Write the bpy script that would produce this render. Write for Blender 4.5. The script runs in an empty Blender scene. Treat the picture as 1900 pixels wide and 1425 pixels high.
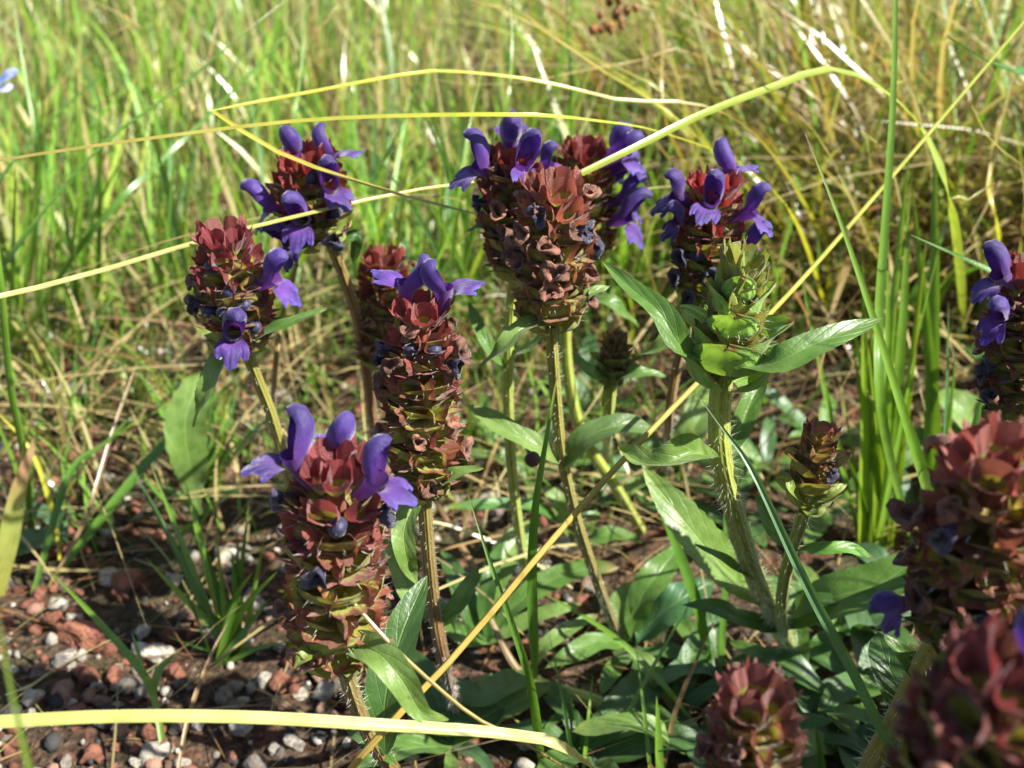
import bpy, bmesh, math, random
import numpy as np
from mathutils import Vector, Matrix, Quaternion

random.seed(7)
rng = np.random.default_rng(7)
R_ = math.radians
scene = bpy.context.scene
COL = scene.collection

# ------------------------------------------------------------------ camera
CAM_H, PITCH, FPX = 0.22, R_(28.0), 2056.0
cam_data = bpy.data.cameras.new('camera')
cam = bpy.data.objects.new('camera', cam_data)
COL.objects.link(cam)
cam.location = (0, 0, CAM_H)
cam.rotation_euler = (R_(90) - PITCH, 0, 0)
cam_data.sensor_width = 36.0
cam_data.lens = FPX / 1900.0 * 36.0
cam_data.clip_start = 0.004
cam_data.clip_end = 500
cam_data.dof.use_dof = True
cam_data.dof.focus_distance = 0.208
cam_data.dof.aperture_fstop = 23
scene.camera = cam

# ------------------------------------------------------------------ world, sun, exposure
SUN_AZ, SUN_EL = R_(109), R_(46)
world = bpy.data.worlds.new('World')
scene.world = world
world.use_nodes = True
nt = world.node_tree
nt.nodes.clear()
wo = nt.nodes.new('ShaderNodeOutputWorld')
bg = nt.nodes.new('ShaderNodeBackground')
sky = nt.nodes.new('ShaderNodeTexSky')
sky.sky_type = 'NISHITA'
sky.sun_disc = False
sky.sun_elevation = SUN_EL
sky.sun_rotation = SUN_AZ
bg.inputs['Strength'].default_value = 0.065
nt.links.new(sky.outputs[0], bg.inputs[0])
nt.links.new(bg.outputs[0], wo.inputs[0])
sl = bpy.data.lights.new('sun', 'SUN')
sl.energy = 5.0
sl.angle = R_(0.5)
sl.color = (1.0, 0.965, 0.90)
sun = bpy.data.objects.new('sun', sl)
COL.objects.link(sun)
sd = Vector((math.sin(SUN_AZ) * math.cos(SUN_EL), math.cos(SUN_AZ) * math.cos(SUN_EL), math.sin(SUN_EL)))
sun.rotation_euler = sd.to_track_quat('Z', 'Y').to_euler()
sun.location = sd * 3
scene.view_settings.view_transform = 'Standard'
scene.view_settings.look = 'None'
scene.view_settings.gamma = 1.0
scene.view_settings.exposure = 1.5
scene.render.engine = 'CYCLES'
scene.cycles.use_denoising = True
scene.cycles.max_bounces = 10
scene.cycles.transmission_bounces = 6
scene.cycles.diffuse_bounces = 4
scene.cycles.sample_clamp_indirect = 6

# ------------------------------------------------------------------ photograph pixel -> place
FWD = Vector((0, math.cos(PITCH), -math.sin(PITCH)))
UP = Vector((0, math.sin(PITCH), math.cos(PITCH)))
RIGHT = Vector((1, 0, 0))
CAM = Vector((0, 0, CAM_H))
TOCAM = -FWD

def ray(px, py):
    return FWD + RIGHT * ((px - 950) / FPX) + UP * ((712.5 - py) / FPX)

def P(p):
    """(px, py, v): v > 0 depth in cm; v <= 0 height -v in cm above the ground. A Vector is a world point."""
    if isinstance(p, Vector):
        return p.copy()
    r = ray(p[0], p[1])
    if p[2] > 0:
        return CAM + r * (p[2] * 0.01)
    h = -p[2] * 0.01
    return CAM + r * ((CAM_H - h) / -r.z)

def depth(v):
    return (v - CAM).dot(FWD)

def gz(x, y):
    return 0.0016 * (np.sin(x * 91 + 1.3) * np.cos(y * 77) + 0.7 * np.sin(x * 37 + y * 53)) - 0.0012

def smooth(pts, n):
    """Catmull-Rom through points, n samples, even in arc length."""
    p = [Vector(q) for q in pts]
    if len(p) == 2:
        return [p[0].lerp(p[1], i / (n - 1)) for i in range(n)]
    q = [p[0] * 2 - p[1]] + p + [p[-1] * 2 - p[-2]]
    out = []
    for i in range(1, len(q) - 2):
        a, b, c, d = q[i - 1], q[i], q[i + 1], q[i + 2]
        for j in range(12):
            t = j / 12
            out.append(0.5 * ((2 * b) + (c - a) * t + (2 * a - 5 * b + 4 * c - d) * t * t + (3 * b - a - 3 * c + d) * t ** 3))
    out.append(p[-1])
    acc = [0]
    for i in range(1, len(out)):
        acc.append(acc[-1] + (out[i] - out[i - 1]).length)
    res, k = [], 0
    for i in range(n):
        s = acc[-1] * i / (n - 1)
        while k < len(acc) - 2 and acc[k + 1] < s:
            k += 1
        f = (s - acc[k]) / max(1e-9, acc[k + 1] - acc[k])
        res.append(out[k].lerp(out[k + 1], min(1, f)))
    return res

# ------------------------------------------------------------------ materials
def newmat(name):
    m = bpy.data.materials.new(name)
    m.use_nodes = True
    m.node_tree.nodes.clear()
    return m, m.node_tree.nodes, m.node_tree.links

def nd(N, t, **kw):
    n = N.new(t)
    for k, v in kw.items():
        if k in n.inputs.keys():
            n.inputs[k].default_value = v
        else:
            setattr(n, k, v)
    return n

def mixc(N, L, a, b, f, mode='MIX'):
    m = N.new('ShaderNodeMix')
    m.data_type = 'RGBA'
    m.blend_type = mode
    for s, v in ((m.inputs[0], f), (m.inputs[6], a), (m.inputs[7], b)):
        if hasattr(v, 'links'):
            L.new(v, s)
        else:
            s.default_value = v
    return m.outputs[2]

def mth(N, L, op, a, b=None, clamp=False):
    m = N.new('ShaderNodeMath')
    m.operation = op
    m.use_clamp = clamp
    for s, v in ((m.inputs[0], a), (m.inputs[1], b)):
        if v is None:
            continue
        if hasattr(v, 'links'):
            L.new(v, s)
        else:
            s.default_value = v
    return m.outputs[0]

def ramp(N, L, fac, stops):
    r = N.new('ShaderNodeValToRGB')
    while len(r.color_ramp.elements) > 1:
        r.color_ramp.elements.remove(r.color_ramp.elements[-1])
    for i, (p, c) in enumerate(stops):
        e = r.color_ramp.elements[0] if i == 0 else r.color_ramp.elements.new(p)
        e.position = p
        e.color = c if len(c) == 4 else (*c, 1)
    L.new(fac, r.inputs[0])
    return r.outputs[0]

def noise(N, L, scale, detail=3, vec=None, out=0):
    n = nd(N, 'ShaderNodeTexNoise', Scale=scale, Detail=detail)
    if vec is not None:
        L.new(vec, n.inputs['Vector'])
    return n.outputs[out]

def finish(N, L, color, trans=0.3, rough=0.4, spec=0.5, bump=None, bump_s=0.3, bump_d=0.0005, sheen=0.0, trans_tint=(1.25, 1.2, 0.6)):
    p = nd(N, 'ShaderNodeBsdfPrincipled')
    if hasattr(rough, 'links'):
        L.new(rough, p.inputs['Roughness'])
    else:
        p.inputs['Roughness'].default_value = rough
    p.inputs['Specular IOR Level'].default_value = spec
    p.inputs['Sheen Weight'].default_value = sheen
    p.inputs['Sheen Roughness'].default_value = 0.4
    L.new(color, p.inputs['Base Color'])
    if bump is not None:
        b = nd(N, 'ShaderNodeBump', Strength=bump_s, Distance=bump_d)
        L.new(bump, b.inputs['Height'])
        L.new(b.outputs[0], p.inputs['Normal'])
    o = N.new('ShaderNodeOutputMaterial')
    if trans > 0:
        tr = N.new('ShaderNodeBsdfTranslucent')
        tc = mixc(N, L, color, (*trans_tint, 1), 1.0, 'MULTIPLY')
        L.new(tc, tr.inputs['Color'])
        ms = N.new('ShaderNodeMixShader')
        ms.inputs[0].default_value = trans
        L.new(p.outputs[0], ms.inputs[1])
        L.new(tr.outputs[0], ms.inputs[2])
        L.new(ms.outputs[0], o.inputs[0])
    else:
        L.new(p.outputs[0], o.inputs[0])

def vcol(N):
    a = N.new('ShaderNodeAttribute')
    a.attribute_name = 'Col'
    return a.outputs['Color']

def make_leaf_mat():
    m, N, L = newmat('leaf')
    uv = N.new('ShaderNodeTexCoord').outputs['UV']
    sep = N.new('ShaderNodeSeparateXYZ')
    L.new(uv, sep.inputs[0])
    u, v = sep.outputs[0], sep.outputs[1]
    au = mth(N, L, 'ABSOLUTE', mth(N, L, 'SUBTRACT', u, 0.5))
    mid = mth(N, L, 'SUBTRACT', 1.0, mth(N, L, 'MULTIPLY', au, 28.0), True)
    ph = mth(N, L, 'SUBTRACT', mth(N, L, 'MULTIPLY', v, 6.0), mth(N, L, 'MULTIPLY', au, 3.5))
    fr = mth(N, L, 'ABSOLUTE', mth(N, L, 'SUBTRACT', mth(N, L, 'FRACT', ph), 0.5))
    lat = mth(N, L, 'SUBTRACT', 1.0, mth(N, L, 'MULTIPLY', fr, 14.0), True)
    vein = mth(N, L, 'MAXIMUM', mid, mth(N, L, 'MULTIPLY', lat, 0.30))
    base = vcol(N)
    oc = N.new('ShaderNodeTexCoord').outputs['Object']
    n1 = noise(N, L, 260, 4, oc)
    n2 = noise(N, L, 1500, 2, oc)
    c = mixc(N, L, base, mixc(N, L, base, (0.62, 0.70, 0.45, 1), 1.0, 'MULTIPLY'), ramp(N, L, n1, [(0.38, (0, 0, 0)), (0.68, (1, 1, 1))]))
    c = mixc(N, L, c, mixc(N, L, base, (0.10, 0.14, 0.04, 1), 1.0, 'ADD'), mth(N, L, 'MULTIPLY', vein, 0.55))
    # scattered brown specks of wear
    n3 = noise(N, L, 420, 2, oc)
    c = mixc(N, L, c, (0.10, 0.06, 0.02, 1), mth(N, L, 'MULTIPLY', ramp(N, L, n3, [(0.70, (0, 0, 0)), (0.76, (1, 1, 1))]), 0.5))
    h = mth(N, L, 'SUBTRACT', mth(N, L, 'MULTIPLY', n2, 0.45), mth(N, L, 'MULTIPLY', vein, 0.9))
    h = mth(N, L, 'ADD', h, mth(N, L, 'MULTIPLY', fr, 0.35))
    finish(N, L, c, 0.34, 0.40, 0.5, h, 0.5, 0.0004, 0.15)
    return m

def make_blade_mat():
    m, N, L = newmat('grass_blade')
    tc = N.new('ShaderNodeTexCoord')
    sep = N.new('ShaderNodeSeparateXYZ')
    L.new(tc.outputs['UV'], sep.inputs[0])
    w = mth(N, L, 'SINE', mth(N, L, 'MULTIPLY', sep.outputs[0], 40.0))
    base = vcol(N)
    n1 = noise(N, L, 180, 3, tc.outputs['Object'])
    c = mixc(N, L, base, mixc(N, L, base, (0.66, 0.72, 0.5, 1), 1.0, 'MULTIPLY'), ramp(N, L, n1, [(0.35, (0, 0, 0)), (0.7, (1, 1, 1))]))
    c = mixc(N, L, c, mixc(N, L, base, (1.3, 1.25, 1.1, 1), 1.0, 'MULTIPLY'), mth(N, L, 'MULTIPLY', mth(N, L, 'ADD', w, 1.0), 0.25))
    finish(N, L, c, 0.36, 0.28, 0.7, w, 0.25, 0.0002)
    return m

def make_field_mat():
    m, N, L = newmat('grass_field')
    base = vcol(N)
    finish(N, L, base, 0.38, 0.30, 0.7)
    return m

def make_calyx_mat():
    m, N, L = newmat('calyx')
    tc = N.new('ShaderNodeTexCoord')
    sep = N.new('ShaderNodeSeparateXYZ')
    L.new(tc.outputs['UV'], sep.inputs[0])
    oi = N.new('ShaderNodeObjectInfo')
    n1 = noise(N, L, 5.0, 3, tc.outputs['Object'])
    n2 = noise(N, L, 26.0, 3, tc.outputs['Object'])
    f = mth(N, L, 'ADD', sep.outputs[1], mth(N, L, 'MULTIPLY', mth(N, L, 'SUBTRACT', n1, 0.5), 0.5))
    f = mth(N, L, 'ADD', f, mth(N, L, 'MULTIPLY', mth(N, L, 'SUBTRACT', oi.outputs['Random'], 0.5), 0.22))
    f = mth(N, L, 'ADD', f, mth(N, L, 'SUBTRACT', 1.0, oi.outputs['Alpha']))
    f = ramp(N, L, f, [(0.62, (0, 0, 0)), (0.80, (1, 1, 1))])
    ribs = mth(N, L, 'SINE', mth(N, L, 'MULTIPLY', sep.outputs[0], 88.0))
    tip = mixc(N, L, oi.outputs['Color'], mixc(N, L, oi.outputs['Color'], (0.55, 0.45, 0.45, 1), 1.0, 'MULTIPLY'), n2)
    tip = mixc(N, L, tip, mixc(N, L, tip, (1.5, 1.6, 1.3, 1), 1.0, 'MULTIPLY'), mth(N, L, 'MULTIPLY', mth(N, L, 'ADD', ribs, 1.0), 0.14))
    green = mixc(N, L, (0.42, 0.42, 0.06, 1), (0.30, 0.31, 0.045, 1), n2)
    c = mixc(N, L, green, tip, f)
    finish(N, L, c, 0.38, 0.36, 0.5, mth(N, L, 'ADD', mth(N, L, 'MULTIPLY', ribs, 0.5), mth(N, L, 'MULTIPLY', n2, 2.0)), 0.5, 0.0003, 0.3, (1.25, 1.0, 0.95))
    return m

def make_bract_mat():
    m, N, L = newmat('bract')
    tc = N.new('ShaderNodeTexCoord')
    sep = N.new('ShaderNodeSeparateXYZ')
    L.new(tc.outputs['UV'], sep.inputs[0])
    oi = N.new('ShaderNodeObjectInfo')
    n1 = noise(N, L, 4.0, 3, tc.outputs['Object'])
    n2 = noise(N, L, 30.0, 3, tc.outputs['Object'])
    au = mth(N, L, 'MULTIPLY', mth(N, L, 'ABSOLUTE', mth(N, L, 'SUBTRACT', sep.outputs[0], 0.5)), 2.0)
    edge = mth(N, L, 'MAXIMUM', au, sep.outputs[1])
    f = ramp(N, L, mth(N, L, 'ADD', edge, mth(N, L, 'MULTIPLY', mth(N, L, 'SUBTRACT', n1, 0.5), 0.35)), [(0.92, (0, 0, 0)), (1.06, (1, 1, 1))])
    veins = mth(N, L, 'SINE', mth(N, L, 'ADD', mth(N, L, 'MULTIPLY', sep.outputs[0], 44.0), mth(N, L, 'MULTIPLY', n1, 5.0)))
    base = mixc(N, L, oi.outputs['Color'], mixc(N, L, oi.outputs['Color'], (0.6, 0.66, 0.5, 1), 1.0, 'MULTIPLY'), n1)
    base = mixc(N, L, base, mixc(N, L, base, (1.3, 1.25, 1.1, 1), 1.0, 'MULTIPLY'), mth(N, L, 'MULTIPLY', mth(N, L, 'ADD', veins, 1.0), 0.35))
    c = mixc(N, L, base, (0.20, 0.055, 0.03, 1), mth(N, L, 'MULTIPLY', f, 0.85))
    finish(N, L, c, 0.32, 0.38, 0.5, mth(N, L, 'ADD', mth(N, L, 'MULTIPLY', veins, 0.6), n2), 0.5, 0.0004, 0.2)
    return m

def make_petal_mat():
    m, N, L = newmat('petal')
    tc = N.new('ShaderNodeTexCoord')
    sep = N.new('ShaderNodeSeparateXYZ')
    L.new(tc.outputs['UV'], sep.inputs[0])
    oi = N.new('ShaderNodeObjectInfo')
    n1 = noise(N, L, 3.5, 4, tc.outputs['Object'])
    n2 = noise(N, L, 40.0, 3, tc.outputs['Object'])
    c = ramp(N, L, sep.outputs[1], [(0.0, (0.20, 0.05, 0.20)), (0.35, (0.13, 0.036, 0.24)), (0.62, (0.075, 0.032, 0.22)), (1.0, (0.048, 0.03, 0.155))])
    c = mixc(N, L, c, (0.12, 0.085, 0.42, 1), mth(N, L, 'MULTIPLY', ramp(N, L, sep.outputs[0], [(0.90, (0, 0, 0)), (0.97, (1, 1, 1))]), 0.55))
    c = mixc(N, L, c, mixc(N, L, c, (0.5, 0.45, 0.6, 1), 1.0, 'MULTIPLY'), ramp(N, L, n1, [(0.4, (0, 0, 0)), (0.7, (1, 1, 1))]))
    c = mixc(N, L, c, oi.outputs['Color'], 1.0, 'MULTIPLY')
    finish(N, L, c, 0.26, 0.42, 0.4, n2, 0.5, 0.0004, 0.45, (1.2, 0.8, 1.5))
    return m

def make_simple(name, c1, c2, scale, rough=0.6, trans=0.0, sheen=0.0, bd=0.0006, bs=0.6, spec=0.3, objcol=False):
    m, N, L = newmat(name)
    tc = N.new('ShaderNodeTexCoord')
    n1 = noise(N, L, scale, 4, tc.outputs['Object'])
    c = mixc(N, L, (*c1, 1), (*c2, 1), ramp(N, L, n1, [(0.35, (0, 0, 0)), (0.65, (1, 1, 1))]))
    if objcol:
        oi = N.new('ShaderNodeObjectInfo')
        c = mixc(N, L, c, oi.outputs['Color'], 1.0, 'MULTIPLY')
    n2 = noise(N, L, scale * 6, 3, tc.outputs['Object'])
    finish(N, L, c, trans, rough, spec, n2, bs, bd, sheen)
    return m

def make_stem_mat():
    m, N, L = newmat('stem')
    tc = N.new('ShaderNodeTexCoord')
    sep = N.new('ShaderNodeSeparateXYZ')
    L.new(tc.outputs['UV'], sep.inputs[0])
    base = vcol(N)
    s = mth(N, L, 'SINE', mth(N, L, 'MULTIPLY', sep.outputs[0], 50.3))
    n1 = noise(N, L, 350, 4, tc.outputs['Object'])
    c = mixc(N, L, base, mixc(N, L, base, (0.76, 0.68, 0.55, 1), 1.0, 'MULTIPLY'), ramp(N, L, mth(N, L, 'ADD', n1, mth(N, L, 'MULTIPLY', s, 0.18)), [(0.45, (0, 0, 0)), (0.72, (1, 1, 1))]))
    finish(N, L, c, 0.12, 0.42, 0.5, mth(N, L, 'ADD', mth(N, L, 'MULTIPLY', s, 0.6), n1), 0.5, 0.0005, 0.3)
    return m

def make_stone_mat():
    m, N, L = newmat('stone')
    tc = N.new('ShaderNodeTexCoord')
    oi = N.new('ShaderNodeObjectInfo')
    n1 = noise(N, L, 2.2, 5, tc.outputs['Object'])
    n2 = noise(N, L, 9.0, 5, tc.outputs['Object'])
    vo = nd(N, 'ShaderNodeTexVoronoi', Scale=7.0)
    L.new(tc.outputs['Object'], vo.inputs['Vector'])
    col = oi.outputs['Color']
    c = mixc(N, L, col, mixc(N, L, col, (0.45, 0.42, 0.40, 1), 1.0, 'MULTIPLY'), ramp(N, L, n1, [(0.4, (0, 0, 0)), (0.65, (1, 1, 1))]))
    c = mixc(N, L, c, mixc(N, L, col, (1.5, 1.6, 1.7, 1), 1.0, 'MULTIPLY'), ramp(N, L, n2, [(0.55, (0, 0, 0)), (0.75, (0.7, 0.7, 0.7))]))
    pits = ramp(N, L, vo.outputs['Distance'], [(0.12, (0, 0, 0)), (0.3, (1, 1, 1))])
    h = mth(N, L, 'ADD', mth(N, L, 'MULTIPLY', n2, 1.4), mth(N, L, 'MULTIPLY', pits, 0.7))
    finish(N, L, c, 0, 0.85, 0.25, h, 0.9, 0.0012)
    return m

def make_gravel_mat():
    m, N, L = newmat('gravel')
    base = vcol(N)
    tc = N.new('ShaderNodeTexCoord')
    n2 = noise(N, L, 1200, 4, tc.outputs['Object'])
    c = mixc(N, L, base, mixc(N, L, base, (0.5, 0.5, 0.5, 1), 1.0, 'MULTIPLY'), n2)
    finish(N, L, c, 0, 0.9, 0.2, n2, 0.8, 0.0008)
    return m

def make_soil_mat():
    m, N, L = newmat('soil')
    tc = N.new('ShaderNodeTexCoord')
    o = tc.outputs['Object']
    n1 = noise(N, L, 22, 6, o)
    n2 = noise(N, L, 420, 5, o)
    n3 = noise(N, L, 90, 4, o)
    c = ramp(N, L, n2, [(0.30, (0.020, 0.013, 0.008)), (0.50, (0.055, 0.036, 0.022)), (0.64, (0.10, 0.066, 0.042)), (0.78, (0.20, 0.15, 0.105))])
    c = mixc(N, L, c, (0.13, 0.05, 0.028, 1), mth(N, L, 'MULTIPLY', ramp(N, L, n3, [(0.52, (0, 0, 0)), (0.66, (1, 1, 1))]), 0.6))
    c = mixc(N, L, c, (0.045, 0.055, 0.018, 1), mth(N, L, 'MULTIPLY', ramp(N, L, n1, [(0.5, (0, 0, 0)), (0.62, (1, 1, 1))]), 0.55))
    finish(N, L, c, 0, 0.95, 0.15, mth(N, L, 'ADD', n2, mth(N, L, 'MULTIPLY', n3, 1.5)), 1.0, 0.003)
    return m

M = dict(
    leaf=make_leaf_mat(), blade=make_blade_mat(), field=make_field_mat(), calyx=make_calyx_mat(),
    bract=make_bract_mat(), petal=make_petal_mat(), stem=make_stem_mat(), stone=make_stone_mat(),
    gravel=make_gravel_mat(), soil=make_soil_mat(),
    dried=make_simple('dried_petal', (0.21, 0.09, 0.05), (0.075, 0.028, 0.018), 6.0, 0.55, 0.12, 0.2, 0.0005, 0.7, 0.4, True),
    bud=make_simple('bud_skin', (0.030, 0.032, 0.085), (0.012, 0.012, 0.03), 3.0, 0.55, 0.0, 0.25, 0.0003, 0.4, 0.4),
    withered=make_simple('withered_petal', (0.030, 0.022, 0.075), (0.006, 0.005, 0.010), 5.0, 0.4, 0.05, 0.3, 0.0005, 0.7, 0.5),
    hair=make_simple('plant_hair', (0.80, 0.80, 0.68), (0.62, 0.62, 0.48), 40, 0.35, 0.35, 0.0, 0.0001, 0.1, 0.5),
    capsule=make_simple('seed_capsule', (0.10, 0.035, 0.018), (0.035, 0.014, 0.010), 300, 0.6, 0, 0.1, 0.0008, 0.8, 0.4),
    rush=make_simple('rush_capsule', (0.33, 0.13, 0.03), (0.13, 0.045, 0.015), 300, 0.5, 0.1, 0, 0.0006, 0.6, 0.4),
    bluepetal=make_simple('blue_petal', (0.10, 0.16, 0.62), (0.55, 0.58, 0.75), 160, 0.5, 0.3, 0.2),
)

# ------------------------------------------------------------------ object helpers
def tag(o, label, cat, group=None, kind=None):
    if label:
        o['label'] = label
    if cat:
        o['category'] = cat
    if group:
        o['group'] = group
    if kind:
        o['kind'] = kind
    return o

def empty(name, loc, label, cat, group=None):
    o = bpy.data.objects.new(name, None)
    o.empty_display_size = 0.01
    o.location = loc
    COL.objects.link(o)
    return tag(o, label, cat, group)

class MB:
    """collects grids and shapes; build() makes ONE mesh object"""
    def __init__(s):
        s.v, s.f, s.uv, s.c = [], [], [], []
    def grid(s, rows, uvf=None, colf=None, close=False):
        b = len(s.v)
        n, m = len(rows), len(rows[0])
        for i, r in enumerate(rows):
            for j, p in enumerate(r):
                s.v.append(tuple(p))
                a = (j / (m if close else m - 1), i / (n - 1))
                s.uv.append(uvf(*a) if uvf else a)
                s.c.append(colf(*a) if colf else (1, 1, 1))
        for i in range(n - 1):
            for j in range(m if close else m - 1):
                k = (j + 1) % m
                s.f.append((b + i * m + j, b + i * m + k, b + (i + 1) * m + k, b + (i + 1) * m + j))
        return s
    def poly(s, pts, col=(1, 1, 1), uv=(0.5, 0.5)):
        b = len(s.v)
        for p in pts:
            s.v.append(tuple(p)); s.uv.append(uv); s.c.append(col)
        s.f.append(tuple(range(b, b + len(pts))))
    def mesh(s, name, origin=None, smooth_=True):
        o = Vector(origin) if origin is not None else Vector()
        me = bpy.data.meshes.new(name)
        me.from_pydata([(x - o.x, y - o.y, z - o.z) for x, y, z in s.v], [], s.f)
        lv = np.empty(len(me.loops), dtype=np.int32)
        me.loops.foreach_get('vertex_index', lv)
        me.uv_layers.new(name='UVMap').data.foreach_set('uv', np.array(s.uv, dtype=np.float32)[lv].ravel())
        ca = me.color_attributes.new('Col', 'FLOAT_COLOR', 'POINT')
        c = np.ones((len(s.v), 4), dtype=np.float32)
        c[:, :3] = np.array(s.c, dtype=np.float32)
        ca.data.foreach_set('color', c.ravel())
        if smooth_:
            me.polygons.foreach_set('use_smooth', np.ones(len(me.polygons), dtype=bool))
        me.update()
        return me
    def build(s, name, mat, parent=None, smooth_=True):
        origin = world_loc(parent) if parent else None
        if origin is None and s.v:
            origin = Vector(s.v[0])
        me = s.mesh(name, origin, smooth_)
        me.materials.append(mat)
        o = bpy.data.objects.new(name, me)
        COL.objects.link(o)
        if parent:
            o.parent = parent
        else:
            o.location = origin
        return o

def world_loc(o):
    l = Vector(o.location)
    while o.parent:
        o = o.parent
        l = l + Vector(o.location)
    return l

def put(name, me, mat, parent, mtx, color=None, alpha=1.0):
    o = bpy.data.objects.new(name, me)
    COL.objects.link(o)
    o.parent = parent
    o.matrix_local = mtx
    if not me.materials:
        me.materials.append(mat)
    if color is not None:
        o.color = (*color, alpha)
    return o

def big_mesh(name, V, quads, cols, mat):
    me = bpy.data.meshes.new(name)
    V = np.asarray(V, dtype=np.float32)
    quads = np.asarray(quads, dtype=np.int32)
    me.vertices.add(len(V))
    me.vertices.foreach_set('co', V.ravel())
    k = quads.shape[1]
    me.loops.add(quads.size)
    me.loops.foreach_set('vertex_index', quads.ravel())
    me.polygons.add(len(quads))
    me.polygons.foreach_set('loop_start', np.arange(0, quads.size, k, dtype=np.int32))
    me.polygons.foreach_set('use_smooth', np.ones(len(quads), dtype=bool))
    ca = me.color_attributes.new('Col', 'FLOAT_COLOR', 'POINT')
    c = np.ones((len(V), 4), dtype=np.float32)
    c[:, :3] = cols
    ca.data.foreach_set('color', c.ravel())
    me.update(calc_edges=True)
    me.validate()
    me.materials.append(mat)
    o = bpy.data.objects.new(name, me)
    COL.objects.link(o)
    return o

# colours (linear)
def C(r, g, b):
    return np.array((r, g, b))
FRESH, MIDG, DEEP, BLUEG = C(0.14, 0.27, 0.035), C(0.085, 0.19, 0.028), C(0.045, 0.115, 0.022), C(0.07, 0.16, 0.06)
YEL, OLIVE, STRAW, TAN, BROWN, CREAM = C(0.46, 0.46, 0.05), C(0.17, 0.19, 0.035), C(0.44, 0.36, 0.17), C(0.32, 0.22, 0.10), C(0.13, 0.065, 0.025), C(0.55, 0.50, 0.24)
LEAFG, LEAFD, LEAFP, LEAFY = C(0.10, 0.195, 0.036), C(0.058, 0.13, 0.028), C(0.17, 0.265, 0.065), C(0.22, 0.28, 0.05)

def frames(line, hint):
    """tangent, side, normal at each point with normal near hint"""
    out = []
    n = len(line)
    for i in range(n):
        t = (line[min(n - 1, i + 1)] - line[max(0, i - 1)]).normalized()
        h = hint(i / (n - 1)) if callable(hint) else hint
        s = t.cross(h)
        if s.length < 1e-4:
            s = t.cross(Vector((0.3, 0.9, 0.2)))
        s.normalize()
        out.append((t, s, s.cross(t).normalized()))
    return out

# ------------------------------------------------------------------ leaf / blade / tube builders
def leaf_mb(pts, w, col, kind='lance', fold=0.25, wave=0.06, teeth=0.0, hint=None, seed=0, rows=22, cup=0.0, tip=None):
    rd = random.Random(seed)
    line = smooth([P(p) for p in pts], rows)
    if hint is None:
        hint = (TOCAM * 0.55 + Vector((0, 0, 1)) * 0.8 + Vector((rd.uniform(-.25, .25), 0, 0))).normalized()
    fr = frames(line, hint)
    ph = rd.uniform(0, 6)
    mb = MB()
    rws = []
    cols_ = 9
    for i, (p, (t, s, nn)) in enumerate(zip(line, fr)):
        v = i / (rows - 1)
        if kind == 'lance':
            wd = (max(v, 0.0) ** 0.75) * ((1 - v) ** 0.8) * 2.05 + 0.07 * (1 - v)
        elif kind == 'ovate':
            wd = (max(v - 0.06, 0) ** 0.6) * ((1 - v) ** 0.55) * 1.62 + 0.07 * (1 - v)
        elif kind == 'clasp':
            wd = ((v + 0.05) ** 0.35) * ((1 - v) ** 0.75) * 1.35
        else:
            wd = (max(v, 0) ** 1.1) * ((1 - v) ** 0.45) * 2.1 + 0.08 * (1 - v)
        if teeth and 0.15 < v < 0.96:
            wd *= 1 + teeth * (1 if i % 2 else -1)
        wd = max(wd, 0.015) * w * 0.5
        r = []
        for j in range(cols_):
            u = j / (cols_ - 1) * 2 - 1
            up = fold * abs(u) * wd + wave * w * abs(u) ** 1.5 * math.sin(v * 13 + ph + (2.1 if u > 0 else 0)) + cup * w * u * u
            lat = abs(u) * 0.0
            r.append(p + s * (u * wd * (1 - 0.12 * fold)) + nn * up)
        rws.append(r)
    tipc = np.array(tip) if tip is not None else col * np.array((1.15, 1.0, 0.8))
    mb.grid(rws, None, lambda u, v: tuple(col * (1 - max(0, v - .85) / .15) + tipc * (max(0, v - .85) / .15)))
    return mb

def wcm(wpx, pts):
    q = P(pts[len(pts) // 2])
    return wpx * depth(q) / FPX

def leaf(parent, pts, wpx, col, name='leaf', **k):
    col = np.array(col)
    return leaf_mb(pts, wcm(wpx, pts), col, seed=hash((pts[0][0] if not isinstance(pts[0], Vector) else 1, wpx)) & 1023, **k).build(name, M['leaf'], parent)

def blade_mb(mb, pts, w, colf, fold=0.3, hint=None, taper=(0.55, 1.0, 0.06), rows=26, twist=0.0):
    line = smooth(pts, rows)
    if hint is None:
        hint = (TOCAM * 0.8 + Vector((0, 0, 0.6))).normalized()
    fr = frames(line, hint)
    rws = []
    for i, (p, (t, s, nn)) in enumerate(zip(line, fr)):
        v = i / (rows - 1)
        if v < 0.35:
            wd = taper[0] + (taper[1] - taper[0]) * (v / 0.35)
        else:
            q = (v - 0.35) / 0.65
            wd = taper[1] + (taper[2] - taper[1]) * q ** 1.8
        wd *= w * 0.5
        if twist:
            a = twist * v
            s2 = s * math.cos(a) + nn * math.sin(a)
            nn = nn * math.cos(a) - s * math.sin(a)
            s = s2
        rws.append([p - s * wd + nn * fold * wd, p - s * wd * 0.5 + nn * fold * wd * 0.42, p, p + s * wd * 0.5 + nn * fold * wd * 0.42, p + s * wd + nn * fold * wd])
    mb.grid(rws, None, lambda u, v: tuple(colf(v)))
    return mb

def grad(*stops):
    def f(v):
        for (a, ca), (b, cb) in zip(stops, stops[1:]):
            if v <= b:
                q = (v - a) / (b - a)
                return ca * (1 - q) + cb * q
        return stops[-1][1]
    return f

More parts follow.
